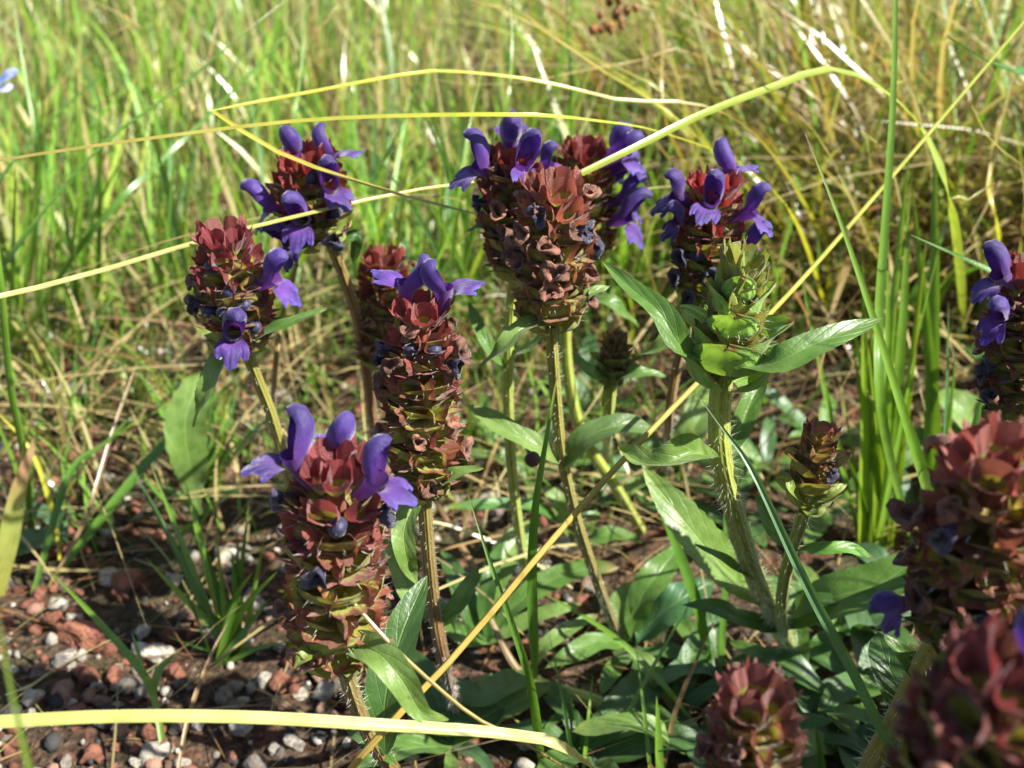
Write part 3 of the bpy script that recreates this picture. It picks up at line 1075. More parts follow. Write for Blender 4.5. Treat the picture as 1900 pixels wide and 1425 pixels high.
leaf(p2, [(590, 445, 26.6), (560, 462, 26.2), (535, 500, 26.2)], 40, LEAFG, kind='clasp')
leaf(p2, [(615, 450, 27), (660, 440, 27), (655, 500, 27.5)], 40, LEAFD, kind='clasp')

# --- dull head behind the centre one
p5 = plant('dull rust red seed head without flowers, standing behind the head with two violet hoods',
           [(760, 1010, -0.0), (735, 850, 33), (720, 720, 31), (712, 660, 30)], 16, STEM_G, 80, 0.0012, seed=8)
spike(p5, (712, 665, 30), (712, 462), 104, 7, curls=0.30, top=C(0.28, 0.05, 0.04), low=C(0.22, 0.09, 0.035), seed=51, hair=60, turn=30, bract_low=C(0.24, 0.24, 0.04))

# --- centre back group
p6 = plant('tall tan and green seed head with pink crown and no flowers, hairy stem',
           [(1150, 1190, -0.0), (1112, 1090, 29.5), (1070, 965, 27.5), (1042, 840, 26), (1030, 720, 25), (1022, 605, 24)], 20, STEM_Y, 420, 0.0013, seed=9)
spike(p6, (1022, 592, 24), (1030, 318), 148, 7, withered=[(-112, 0.90, 20), (-40, 0.78, 0), (10, 0.55, 0)], curls=0.42,
      top=C(0.36, 0.12, 0.085), low=C(0.32, 0.15, 0.075), seed=61, hair=200, turn=15, bract_low=C(0.36, 0.36, 0.07), shape=(0.9, 1.0, 1.0, 0.9, 0.8))
leaf(p6, [(1010, 600, 23.6), (965, 612, 23.2), (930, 650, 23.2), (888, 682, 23.6)], 56, LEAFP, kind='clasp', fold=0.45)
leaf(p6, [(1045, 590, 23.7), (1085, 550, 23.4), (1132, 530, 23.6)], 46, LEAFP, kind='clasp')
leaf(p6, [(1040, 860, 26.1), (1000, 830, 25.6), (930, 790, 25.6), (862, 748, 26)], 62, LEAFP, fold=0.3)
leaf(p6, [(1045, 870, 26.1), (1085, 815, 25.6), (1150, 790, 25.6), (1222, 798, 26)], 70, C(0.10, 0.17, 0.05), fold=0.35)

p7 = plant('flower head with violet flowers clustered on top, crossed by the long yellow blade',
           [(985, 1110, -0.0), (965, 1000, 31), (948, 850, 29), (943, 700, 27.6), (950, 560, 26.8), (958, 470, 26)], 19, STEM_G, 420, 0.0015, seed=10)
spike(p7, (965, 500, 26), (950, 268), 130, 7,
      flowers=[(95, 0.97, 78, 1.15, 0.2), (200, 0.86, 30, 1.2, 0.45), (-70, 0.90, 35, 1.1, 0.4), (-15, 0.88, 25, 0.9, 0.6)], withered=[(-170, 0.66, 0), (-40, 0.64, 5), (-55, 0.5, -5), (-30, 0.78, 10)], curls=0.35,
      top=C(0.32, 0.06, 0.05), low=C(0.26, 0.11, 0.05), seed=71, turn=50, bract_low=C(0.34, 0.34, 0.06))
leaf(p7, [(945, 660, 27.4), (985, 640, 26.8), (1010, 612, 26.8)], 46, LEAFP, kind='clasp')
leaf(p7, [(935, 455, 25.7), (900, 420, 25.5), (868, 428, 25.6)], 40, LEAFG, kind='clasp')
leaf(p7, [(945, 690, 27.6), (905, 640, 27.0), (868, 560, 27.5)], 40, LEAFG)

p8 = plant('shadowed dark flower head with violet flowers along one flank, behind the pink crowned seed head',
           [(1190, 985, -0.0), (1140, 900, 34.5), (1085, 815, 33), (1058, 720, 32), (1050, 600, 31), (1075, 480, 30)], 20, STEM_G, 200, 0.0012, seed=12)
spike(p8, (1085, 470, 30), (1082, 258), 118, 6,
      flowers=[(-20, 0.90, 25, 1.2, 0.55), (5, 0.80, 15, 1.2, 0.6), (-30, 0.35, 8, 1.25, 0.65), (-5, 0.5, 5, 1.1, 0.6), (30, 0.65, 12, 1.1, 0.6)], curls=0.3, top=C(0.22, 0.035, 0.03), low=C(0.14, 0.05, 0.03), seed=81)
leaf(p8, [(1085, 560, 30), (1130, 560, 29.5), (1185, 606, 30)], 50, LEAFG, kind='clasp')

p9 = plant('crimson flower head crowded with violet flowers, above and behind the unopened green head',
           [(1235, 880, -0.0), (1240, 790, 29.5), (1252, 700, 28), (1275, 610, 27), (1300, 548, 26)], 18, STEM_R, 260, 0.0014, seed=13)
spike(p9, (1303, 545, 26), (1328, 318), 128, 6,
      flowers=[(188, 0.84, 20, 1.05, 0.55), (-105, 0.84, 32, 1.05, 0.5), (35, 0.94, 60, 1.05, 0.5), (-25, 0.74, 20, 1.05, 0.6), (-12, 0.42, 15, 1.05, 0.6), (-70, 0.18, 8, 1.1, 0.55), (-160, 0.70, 5, 0.9, 0.5)],
      buds=[(-120, 0.45, 5)], withered=[(-140, 0.42, 0), (-150, 0.22, 0), (-125, 0.08, -5), (-95, 0.30, 5)], curls=0.08, top=C(0.36, 0.05, 0.05), low=C(0.20, 0.04, 0.03), seed=91, turn=10)
leaf(p9, [(1295, 550, 25.6), (1260, 590, 25.4), (1225, 640, 25.4), (1180, 662, 25.8)], 50, LEAFP, kind='clasp')
leaf(p9, [(1310, 560, 25.8), (1340, 590, 25.4), (1380, 640, 26)], 50, LEAFP, kind='clasp')

# --- unopened green head with two spreading leaves
p10 = plant('pale green unopened flower head of pointed bracts, two long leaves spread like arms below',
            [(1475, 1225, -0.0), (1430, 1130, 27.5), (1395, 1055, 25), (1362, 950, 23.2), (1338, 850, 22), (1335, 760, 21.5), (1342, 688, 21)], 38, STEM_G, 1500, 0.0024, seed=14)
sp10, B10, R10 = spike(p10, (1348, 690, 21), (1378, 490), 158, 6, curls=0, top=C(0.30, 0.44, 0.08), low=C(0.28, 0.26, 0.06), seed=101, upright=True, topring=False, ncal=4,
      shape=(1.1, 1.15, 0.98, 0.76, 0.58, 0.42), bract_low=C(0.27, 0.46, 0.09), bract_top=C(0.33, 0.54, 0.10), hair=320, turn=-8)
leaf(p10, [(1310, 672, 20.8), (1262, 640, 20.3), (1225, 580, 20.2), (1172, 535, 20.5), (1116, 484, 20.8)], 78, LEAFG, kind='clasp', fold=0.45, wave=0.03)
leaf(p10, [(1375, 680, 20.4), (1440, 672, 19.8), (1510, 640, 19.8), (1580, 612, 20.0), (1638, 590, 20.3)], 88, LEAFG, kind='clasp', fold=0.25, wave=0.02)
leaf(p10, [(1330, 850, 21.7), (1285, 842, 21.2), (1235, 860, 21.0), (1190, 858, 21.2), (1146, 832, 21.5)], 84, LEAFP, kind='lance', fold=0.9, wave=0.10)
leaf(p10, [(1345, 850, 22.2), (1372, 800, 22.6), (1395, 745, 22.8), (1424, 688, 23)], 62, LEAFG, fold=0.6, wave=0.07)
leaf(p10, [(1420, 1120, 27.0), (1340, 1050, 26.0), (1265, 960, 25.6), (1192, 868, 26)], 118, LEAFP, teeth=0.045, fold=0.22, wave=0.02, rows=30)
leaf(p10, [(1450, 1168, 28.5), (1380, 1150, 27.6), (1330, 1128, 27.2), (1262, 1122, 27.4)], 58, LEAFD)
leaf(p10, [(1455, 1160, 28.3), (1540, 1110, 27), (1640, 1080, 26.6), (1742, 1006, 26.5)], 128, LEAFG, teeth=0.03, fold=0.18, wave=0.02, rows=30)
leaf(p10, [(1440, 1165, 28.5), (1500, 1120, 27.2), (1580, 1110, 26.8)], 60, LEAFD)
leaf(p10, [(1400, 1075, 25.0), (1340, 1035, 24.5), (1290, 1010, 24.6)], 30, LEAFG)

# --- small head on its own little stem beside it
p12 = plant('small closed pink and green flower head beside the unopened green head',
            [(1462, 1210, -0.0), (1450, 1150, 27.5), (1455, 1080, 25.5), (1472, 1010, 24), (1495, 945, 22.6)], 26, STEM_G, 420, 0.0016, seed=15)
spike(p12, (1500, 925, 22.5), (1525, 800), 100, 4, curls=0.0, top=C(0.40, 0.14, 0.11), low=C(0.24, 0.07, 0.05), seed=121, upright=True, topring=False, shape=(0.95, 1.0, 0.9, 0.6),
      bract_low=C(0.32, 0.36, 0.06), bract_top=C(0.42, 0.20, 0.13), withered=[(-75, 0.62, 10)], hair=90)
leaf(p12, [(1510, 930, 22.2), (1540, 915, 21.9), (1572, 898, 22)], 40, LEAFY, kind='clasp')
leaf(p12, [(1490, 930, 22.2), (1470, 910, 21.9), (1462, 880, 22)], 40, LEAFY, kind='clasp')
leaf(p12, [(1495, 945, 22.3), (1515, 955, 21.8), (1532, 940, 21.8)], 36, LEAFY, kind='clasp')
leaf(p12, [(1470, 1022, 24.0), (1530, 1018, 23.4), (1575, 1018, 23.4), (1622, 1034, 23.6)], 40, C(0.14, 0.30, 0.05), tip=BROWN, wave=0.07)
leaf(p12, [(1468, 1022, 24.2), (1440, 990, 24), (1402, 915, 24.3)], 44, LEAFG)

# --- tiny green head
p11 = plant('tiny green brown budding head low between the stems of larger heads',
            [(1125, 860, -0.0), (1128, 790, 30), (1135, 705, 28)], 20, STEM_G, 160, 0.0012, seed=16)
spike(p11, (1136, 702, 28), (1142, 636), 76, 5, curls=0, top=C(0.22, 0.13, 0.05), low=C(0.18, 0.14, 0.04), seed=111, upright=True, topring=False, shape=(0.9, 1, 0.9, 0.7, 0.5),
      bract_low=C(0.17, 0.22, 0.04), bract_top=C(0.22, 0.20, 0.05), hair=40)
leaf(p11, [(1145, 700, 27.6), (1185, 690, 27.2), (1236, 698, 27.4)], 42, LEAFG, kind='clasp')
leaf(p11, [(1125, 700, 27.6), (1095, 690, 27.2), (1062, 655, 27.4)], 44, LEAFG, kind='clasp')
leaf(p11, [(1128, 710, 28), (1125, 735, 27.7), (1118, 755, 27.8)], 24, LEAFY)

# --- shaded heads of the right foreground
p14 = plant('large leaning flower head, pink crown, dark green flank with one hanging violet flower',
            [(1560, 1560, -0.0), (1610, 1430, 21), (1662, 1335, 19.5), (1715, 1230, 18), (1765, 1160, 17)], 46, STEM_Y, 420, 0.0018, seed=17)
spike(p14, (1775, 1150, 16.8), (1872, 815), 222, 7, flowers=[(-168, 0.22, -12, 0.8, 0.75)], withered=[(-80, 0.10, -10), (-150, 0.75, 0)], buds=[(-85, 0.28, 5)], curls=0.3, lean=1.0,
      top=C(0.40, 0.13, 0.10), low=C(0.12, 0.06, 0.03), seed=141, bract_low=C(0.17, 0.22, 0.035), bract_top=C(0.33, 0.22, 0.08), hair=140, turn=35)
leaf(p14, [(1700, 1270, 18.6), (1690, 1230, 18.2), (1640, 1178, 18.2)], 60, LEAFG)
leaf(p14, [(1740, 1195, 17.3), (1750, 1220, 16.9), (1725, 1260, 17)], 40, LEAFP, kind='clasp')
leaf(p14, [(1680, 1400, 21), (1690, 1320, 20), (1650, 1240, 20), (1628, 1172, 20.5)], 120, LEAFD, kind='ovate')

p16 = plant('flower head at the tall grass edge with black withered florets and few violet flowers',
            [(1800, 1130, -0.0), (1850, 950, 23.5), (1885, 790, 21.5)], 24, STEM_Y, 160, 0.0014, seed=18)
spike(p16, (1888, 770, 21), (1915, 480), 140, 7, flowers=[(-165, 0.96, 25, 1.1, 0.4), (-150, 0.80, 0, 1.0, 0.5)], withered=[(-165, 0.42, 0), (-172, 0.36, 5), (-150, 0.24, 0)], curls=0.25,
      top=C(0.22, 0.04, 0.035), low=C(0.17, 0.06, 0.03), seed=161, bract_low=C(0.20, 0.20, 0.04))
leaf(p16, [(1880, 765, 20.8), (1850, 730, 20.4), (1835, 705, 20.4)], 36, LEAFY, kind='clasp', tip=C(.3, .2, .04))

p13 = plant('blurred pink tipped bud head rising at the front with an orange brown point',
            [(1430, 1900, -0.0), (1400, 1620, 17.2), (1392, 1500, 16)], 30, STEM_G, 60, 0.0014, seed=19)
spike(p13, (1390, 1475, 15.6), (1402, 1262), 176, 5, curls=0.12, top=C(0.29, 0.10, 0.085), low=C(0.17, 0.075, 0.045), seed=131, shape=(1.0, 1.0, 0.95, 0.85, 0.66), bract_low=C(0.24, 0.27, 0.05), bract_top=C(0.36, 0.20, 0.06), hair=80, turn=45)

p15 = plant('big blurred dark red flower head filling the near corner with dark shrivelled petals',
            [(1560, 2300, -0.0), (1640, 1900, 14), (1740, 1600, 12)], 44, STEM_G, 60, 0.0014, seed=20)
spike(p15, (1765, 1520, 11.8), (1900, 1205), 290, 6, withered=[(-75, 0.50, 5), (-110, 0.45, 0), (-150, 0.25, 5)], flowers=[(-40, 0.98, 70, 0.8, 0.2)], curls=0.25, top=C(0.21, 0.045, 0.045), low=C(0.13, 0.05, 0.03), seed=151, hair=80, turn=10)

# --- bare stems
def stalk(label, pts, wpx, cols, name='plant_stalk', cat='stalk', group=None, hair=0, mat='stem', **k):
    W = [P(p) for p in pts]
    rad = wpx * 0.5 * depth(W[len(W) // 2]) / FPX
    mb = MB()
    line, fr = tube_mb(mb, W, [rad * 1.1, rad, rad * 0.7], cols, rows=30, sides=7, square=0.05)
    o = mb.build(name, M['blade' if 'straw' in name else mat], None)
    if hair:
        hairs_on(line, fr, rad, hair, 0.0012, random.Random(2), o)
    return tag(o, label, cat, group)
stalk('reddish bare stalk standing between the two heads at the kinked straw', [(505, 800, -0.0), (510, 690, 30.5), (520, 600, 29.5), (550, 490, 28)], 13, grad((0, C(.22, .06, .03)), (.6, C(.26, .11, .03)), (1, C(.34, .30, .05))), hair=60)
stalk('fallen dry brown stalk lying slanted on soil behind the centre head', [(930, 1130, -0.1), (870, 1040, -0.8), (810, 930, -2.0)], 15, lambda v: C(.24, .14, .06))
stalk('short tan stalk stub by the hairy stems at ground level', [(985, 1260, -0.1), (950, 1230, -0.6), (910, 1150, -1.4)], 15, lambda v: C(.28, .2, .09))
stalk('pale creeping green runner lying on shaded soil under the leaves', [(1180, 1345, -0.4), (1130, 1310, -0.6), (1040, 1280, -0.5), (975, 1265, -0.2)], 24, STEM_G, name='creeping_runner', cat='runner', hair=200)
# ================================================================== low leafy plants on the ground
def rosette(label, px, py, leaves, name='leafy_plant', cat='leafy plant', group='leafy plants low on the soil'):
    base = P((px, py, -0.0))
    pl = empty(name, base, label, cat, group)
    for pts, w, col, kw in leaves:
        leaf(pl, pts, w, col, **kw)
    return pl

rosette('leafy plant with large blue green glossy leaf beside the forked hairy stems', 1180, 1200, [
    ([(1180, 1195, -0.3), (1215, 1150, -1.0), (1260, 1115, -1.6), (1322, 1080, -1.8)], 104, C(0.06, 0.15, 0.06), dict(kind='ovate', fold=0.15)),
    ([(1170, 1190, -0.3), (1190, 1110, -1.6), (1225, 1060, -2.2), (1262, 1012, -2.4)], 82, LEAFG, dict(kind='ovate', fold=0.2)),
    ([(1165, 1190, -0.3), (1150, 1140, -1.0), (1160, 1110, -1.4), (1180, 1085, -1.5)], 74, LEAFP, dict(kind='ovate')),
    ([(1165, 1195, -0.3), (1110, 1190, -0.9), (1060, 1215, -1.0), (1010, 1240, -0.8)], 62, LEAFG, dict()),
    ([(1190, 1205, -0.3), (1200, 1260, -0.8), (1150, 1320, -0.9), (1075, 1390, -0.6)], 108, LEAFD, dict(kind='ovate', fold=0.1)),
    ([(1175, 1205, -0.3), (1140, 1240, -0.8), (1115, 1290, -0.8)], 50, LEAFG, dict(kind='ovate')),
])
rosette('leafy plant with pale sunlit leaves at the foot of the hairy yellow stems', 905, 1190, [
    ([(905, 1190, -0.2), (900, 1110, -1.4), (940, 1030, -2.2), (1000, 962, -2.6)], 84, LEAFP, dict(kind='ovate')),
    ([(905, 1190, -0.2), (870, 1130, -1.4), (850, 1080, -1.8), (820, 1020, -1.8)], 62, LEAFD, dict()),
    ([(905, 1190, -0.2), (900, 1120, -1.6), (912, 1060, -2.4), (932, 1000, -2.6)], 46, LEAFD, dict()),
    ([(905, 1195, -0.2), (860, 1180, -1.0), (830, 1150, -1.2), (812, 1110, -1.2)], 52, LEAFG, dict()),
    ([(905, 1190, -0.2), (960, 1120, -1.2), (1050, 1065, -1.8), (1148, 1052, -2.0)], 66, LEAFG, dict(kind='ovate', tip=TAN)),
    ([(905, 1195, -0.2), (980, 1150, -0.9), (1040, 1130, -1.2), (1080, 1120, -1.2)], 44, LEAFP, dict()),
])
rosette('leafy plant with broad dull olive leaf lying under the cream grass blade', 985, 1250, [
    ([(990, 1245, -0.6), (930, 1275, -1.2), (880, 1290, -1.5), (815, 1255, -1.6)], 78, C(0.10, 0.17, 0.06), dict(fold=0.3)),
    ([(990, 1250, -0.4), (930, 1310, -0.6), (870, 1340, -0.7), (770, 1345, -0.7)], 90, LEAFD, dict(kind='ovate')),
    ([(995, 1255, -0.4), (1050, 1310, -0.8), (1010, 1350, -0.9)], 44, LEAFG, dict()),
    ([(985, 1245, -0.4), (1010, 1200, -1.2), (1060, 1165, -1.5), (1110, 1140, -1.4)], 40, LEAFP, dict(tip=BROWN)),
])
rosette('low leafy plant behind the hairy stems with a brown edged strap leaf', 1060, 1010, [
    ([(1060, 985, -0.8), (1000, 945, -2.2), (920, 935, -2.8), (815, 945, -2.8)], 40, C(0.08, 0.20, 0.04), dict(tip=C(.3, .34, .04), fold=0.3)),
    ([(1060, 1000, -0.4), (1100, 1000, -1.0), (1140, 990, -1.2), (1192, 1005, -1.0)], 46, LEAFG, dict(kind='ovate')),
    ([(1060, 1000, -0.4), (1080, 970, -1.2), (1115, 955, -1.2)], 44, LEAFG, dict(kind='ovate')),
    ([(1060, 1000, -0.4), (1040, 940, -2.0), (1010, 900, -2.6)], 60, LEAFP, dict(kind='ovate')),
])
rosette('leafy plant behind the green head whose leaves face the sun', 1250, 880, [
    ([(1250, 880, -0.3), (1265, 830, -1.6), (1300, 770, -2.6), (1330, 700, -2.8)], 92, LEAFP, dict(kind='ovate')),
    ([(1250, 880, -0.3), (1200, 820, -1.5), (1160, 790, -1.8), (1110, 800, -1.6)], 60, LEAFG, dict(kind='ovate')),
    ([(1250, 885, -0.3), (1300, 900, -0.9), (1350, 930, -1.0)], 60, LEAFD, dict(kind='ovate')),
    ([(1250, 885, -0.3), (1190, 890, -1.0), (1150, 930, -1.0)], 46, LEAFP, dict(kind='ovate')),
    ([(1250, 880, -0.3), (1290, 850, -1.3), (1400, 860, -1.6)], 60, LEAFD, dict(kind='ovate')),
])
rosette('leafy plant with a rounded pale leaf between tall grass and dark head', 1830, 850, [
    ([(1835, 830, -0.5), (1810, 790, -2.4), (1775, 755, -3.2), (1725, 715, -3.6)], 118, LEAFP, dict(kind='ovate', teeth=0.02)),
    ([(1835, 840, -0.5), (1770, 820, -1.6), (1700, 820, -1.9), (1640, 830, -1.8)], 90, LEAFD, dict(kind='ovate')),
    ([(1835, 840, -0.5), (1780, 860, -1.2), (1750, 930, -1.2)], 90, LEAFG, dict(kind='ovate')),
    ([(1835, 830, -0.5), (1850, 700, -4.0), (1790, 640, -4.6)], 60, LEAFD, dict(kind='ovate')),
])
rosette('leafy plant with narrow sunlit leaf arching out of the brown tussock', 1930, 700, [
    ([(1930, 650, -0.5), (1890, 548, 27.5), (1800, 487, 26.5), (1690, 436, 26)], 44, C(0.09, 0.24, 0.04), dict(fold=0.4, wave=0.02)),
    ([(1940, 660, -0.5), (1990, 560, -5), (2060, 500, -7)], 42, LEAFG, dict(fold=0.4)),
])
rosette('leafy plant with dark narrow leaf hanging over the tussock top', 2080, 420, [
    ([(2080, 420, -0.5), (2000, 170, 36), (1900, 142, 32), (1820, 110, 30), (1755, 68, 29)], 52, C(0.06, 0.19, 0.035), dict(fold=0.4)),
    ([(2080, 420, -0.5), (2110, 200, -10), (2200, 150, -12)], 50, LEAFG, dict(fold=0.4)),
])
rosette('toothed weed leaf standing upright over bare gravel, pale green with wide midrib', 372, 965, [
    ([(372, 955, -0.2), (355, 870, -2.6), (345, 780, -4.4), (378, 690, -5.6)], 92, C(0.16, 0.26, 0.06), dict(kind='spoon', teeth=0.05, fold=0.15, rows=26)),
    ([(375, 958, -0.2), (420, 920, -1.3), (455, 905, -1.6)], 26, LEAFG, dict()),
    ([(370, 958, -0.2), (330, 920, -1.2), (290, 900, -1.4)], 22, LEAFP, dict()),
], 'toothed_weed', 'weed', None)
rosette('flat blue green weed leaf lying on gravel by the wide striped blades', 130, 1010, [
    ([(125, 1005, -0.3), (70, 1000, -0.8), (10, 1015, -0.9), (-30, 1000, -0.8)], 92, C(0.09, 0.17, 0.08), dict(kind='ovate', teeth=0.03)),
    ([(125, 1005, -0.3), (100, 960, -0.8), (40, 940, -1.0)], 50, C(0.09, 0.17, 0.08), dict(kind='ovate')),
], 'flat_weed', 'weed', None)
for i, (lab, x, y, s, lv) in enumerate([
    ('broad pale weed leaves at the grassy back, widest of the weeds there', 215, 215, 1.0, [(-75, -100, 90), (10, -90, 70), (-20, 60, 60)]),
    ('pale leafy weed half hidden in thin grass beside the straw kink', 330, 160, 0.8, [(-40, -110, 60), (20, -60, 60)]),
    ('low round leaved weed beneath the straw kink', 400, 250, 0.8, [(-60, -25, 60), (60, -30, 60), (0, 30, 50)]),
    ('small lime green weed among thin grass behind the squat crimson head', 700, 160, 0.7, [(-30, -50, 50), (60, -60, 45)])]):
    rosette(lab, x, y, [([(x, y, -0.2), (x + dx * .5, y + dy * .55, -1.6), (x + dx, y + dy, -2.0)], w, C(0.16, 0.28, 0.06), dict(kind='ovate', teeth=0.04)) for dx, dy, w in lv], 'broadleaf_weed', 'weed', None)

# shaded ground leaves of the right foreground
def random_rosettes():
    rd = random.Random(77)
    spots = [(1560, 1180), (1760, 1330), (1480, 1330), (1330, 1250), (1250, 1330), (1620, 1290), (1560, 1390), (1690, 1130), (1370, 980), (1100, 1420), (1540, 960), (1700, 960), (1420, 870), (1300, 1420), (1800, 1010),
             (840, 1390), (1640, 1420), (1180, 900), (980, 900), (880, 820), (1520, 830), (1090, 760), (900, 690)]
    where = ['behind the golden straw under the hairy stems', 'under the big blurred corner head', 'beside the pink tipped bud head', 'under the forked hairy stems', 'beside the short bright spear of grass', 'below the stiff blue green blade', 'between pink bud head and corner head', 'under the large leaning head', 'behind the fork of the hairy stems', 'in front of the creeping runner', 'at the foot of the small pink head', 'between the two tall grass tufts', 'behind the unopened green head stem', 'beside the bud head stalk', 'behind the large leaning head',
             'in front of the broad olive leaf', 'in front of the corner head stem', 'behind the striped shadow leaf', 'behind the upright blade with capsule', 'behind the head with two violet hoods', 'behind the small pink head', 'under the tiny budding head', 'far behind the rust brown head']
    for (x, y), wh in zip(spots, where):
        base = P((x, y, -0.0))
        pl = empty('leafy_plant', base, 'low leafy sprig ' + wh, 'leafy plant', 'low dark leafy sprigs between the stems')
        n = rd.randint(5, 8)
        a0 = rd.uniform(0, 360)
        for i in range(n):
            a = R_(a0 + i * 360 / n + rd.uniform(-20, 20))
            ln = rd.uniform(0.018, 0.034) * (1.0 if y > 950 else 0.9)
            d = Vector((math.cos(a), math.sin(a), 0))
            up = rd.uniform(0.15, 0.7)
            pts = [base + Vector((0, 0, .001)), base + d * ln * .5 + Vector((0, 0, ln * up * .8)), base + d * ln + Vector((0, 0, ln * up * rd.uniform(.5, 1.2)))]
            c = (LEAFD, LEAFG, LEAFG, C(.07, .15, .055), LEAFP * .8)[rd.randrange(5)] * rd.uniform(.85, 1.2)
            leaf_mb(pts, ln * rd.uniform(.28, .42), c, kind=rd.choice(('lance', 'ovate', 'ovate')), hint=Vector((rd.uniform(-.3, .3), rd.uniform(-.5, .1), 1)).normalized(), seed=rd.randrange(999), rows=14).build('leaf', M['leaf'], pl)
random_rosettes()

# ================================================================== single grass blades one can pick out
YB = grad((0, YEL * C(.9, .9, 1)), (0.3, YEL), (0.7, YEL * C(1, 1.05, 1)), (1, TAN))
GB = lambda c: grad((0, c * C(1.2, 1.05, .8)), (0.5, c), (0.9, c * C(1.05, 1, .9)), (1, c * .5 + TAN * .5))
FLATH = (TOCAM * 0.45 + Vector((0, 0, 0.9))).normalized()
blade('very long thin yellow blade bowed across three flower heads', [(1540, 600, -0.0), (1480, 420, 37), (1380, 310, 33), (1230, 248, 28), (1100, 225, 25), (950, 214, 23.6), (600, 222, 24), (300, 255, 24), (-20, 302, 24), (-200, 345, 24)], 17, YB, taper=(0.9, 1, .5), hint=FLATH, rows=44)
blade('kinked straw folded sharply back on itself behind the squat crimson head', [(1010, 430, 30), (935, 410, 27.5), (850, 390, 25.5), (680, 343, 25), (520, 285, 25), (405, 214, 25), (396, 207, 25), (410, 203, 25.2), (560, 175, 26), (780, 135, 27), (880, 137, 28), (1000, 152, 29), (1140, 185, 30), (1400, 250, 34), (1560, 500, -0.0)], 14, grad((0, TAN), (.3, YEL), (.45, STRAW), (.5, TAN), (.7, YEL), (1, YEL)), taper=(0.5, 1, .9), hint=FLATH, rows=60)
blade('long pale yellow blade slanting up past the short crimson head', [(-400, 900, -0.0), (-180, 610, 23), (-20, 560, 23.5), (200, 500, 24), (400, 440, 25), (560, 400, 25.3), (750, 357, 26.5), (880, 338, 27.5)], 19, grad((0, FRESH), (.4, YEL), (.75, CREAM * .9), (1, YEL)), taper=(.8, 1, .35), hint=FLATH)
blade('broad arching green yellow blade bent over beside the crowded violet head', [(1790, 640, -0.0), (1770, 420, 33), (1720, 260, 31), (1650, 178, 29.5), (1545, 130, 28.5), (1430, 165, 27.5), (1300, 215, 26.3), (1200, 265, 25.6), (1078, 324, 25)], 27, grad((0, OLIVE), (.4, C(.2, .27, .04)), (.7, C(.30, .38, .06)), (1, C(.30, .36, .05))), taper=(.35, .95, .55), hint=FLATH, rows=40)
blade('tall straight bright green blade rising above the grass tuft', [(1690, 1000, -0.0), (1640, 800, 27.5), (1630, 600, 27), (1643, 400, 26.5), (1656, 200, 26), (1662, -20, 25.5), (1664, -160, 25)], 21, GB(FRESH * 1.05), taper=(.7, 1, .25), hint=TOCAM, rows=36)
blade('leaning pointed green blade in front of the brown tussock', [(1735, 1010, -0.0), (1715, 900, 25.5), (1655, 700, 24), (1610, 560, 23.6), (1555, 400, 23.4), (1494, 248, 23.2)], 26, GB(FRESH * 1.1), taper=(.7, 1, .05), hint=TOCAM, fold=.3)
stalk('long straight golden straw crossing diagonally in front of the green leafy ground', [(560, 1580, -0.0), (652, 1425, 19.5), (850, 1210, 20.4), (1000, 1030, 21.4), (1150, 860, 22.6), (1320, 684, 24), (1450, 560, 25.5), (1640, 345, 28), (1900, 40, 31)], 12, grad((0, C(.50, .42, .07)), (.3, C(.44, .31, .08)), (.6, C(.42, .40, .09)), (1, C(.34, .38, .05))), name='grass_straw', cat='straw')
blade('cream flattened blade lying level across the gravel at the very front', [(-500, 1360, 15), (-250, 1350, 15.5), (-20, 1342, 16), (200, 1331, 16.4), (450, 1332, 17), (700, 1346, 17.6), (960, 1366, 18.4), (1075, 1408, 19), (1240, 1560, -0.0)], 26, grad((0, C(.32, .36, .08)), (.5, C(.52, .50, .22)), (.72, C(.46, .40, .12)), (.84, C(.32, .17, .05)), (1, STRAW)), taper=(.95, 1, .35), hint=Vector((0, -.35, 1)).normalized(), rows=44)
stalk('thin cream straw propped from the front head down to the cream blade', [(640, 1100, 18.0), (715, 1185, 17.9), (800, 1265, 18.2), (880, 1330, 18.8), (960, 1372, 19.6), (1075, 1440, -0.0)], 7, grad((0, STRAW), (.6, C(.46, .36, .14)), (1, C(.36, .24, .1))), name='grass_straw', cat='straw')
blade('stiff blue green blade slanting over the shaded leaves', [(1680, 1440, 19.5), (1640, 1362, 19.3), (1580, 1240, 19.2), (1500, 1090, 19.2), (1400, 880, 19.4), (1345, 800, 19.6), (1298, 738, 19.8)], 20, GB(BLUEG * 1.3), taper=(.9, 1, .06), hint=(TOCAM + UP * .4 - RIGHT * .6).normalized(), fold=.5)
blade('upright mid green blade carrying a round brown capsule beside it', [(992, 1270, -0.0), (985, 1120, 25), (990, 960, 23.8), (1010, 830, 23.4), (1036, 685, 23.2)], 27, GB(MIDG * 1.15), taper=(.45, 1, .04), hint=(TOCAM + RIGHT * .4).normalized(), fold=.45)
blade('slim green blade leaning back over the pale sunlit leaves', [(1010, 1450, -0.0), (990, 1290, 23), (955, 1170, 22.2), (912, 1050, 22.2), (868, 915, 22.4)], 22, GB(MIDG * 1.2), taper=(.5, 1, .04), hint=(TOCAM - RIGHT * .3).normalized(), fold=.4)
blade('thin pale blade lying diagonally over the hairy stems at ground level', [(1300, 1360, -0.0), (1230, 1270, -1.2), (1150, 1190, -2), (1060, 1130, -2.2), (1000, 1098, -2.2)], 13, GB(FRESH), hint=FLATH)
blade('dark upright blade among striped shadow leaves below the green head', [(1335, 1300, -0.0), (1338, 1180, -1.5), (1345, 1060, -3.5), (1345, 960, -5), (1350, 860, -6.5)], 20, GB(MIDG), hint=(TOCAM + RIGHT * .8).normalized(), taper=(.9, 1, .05))
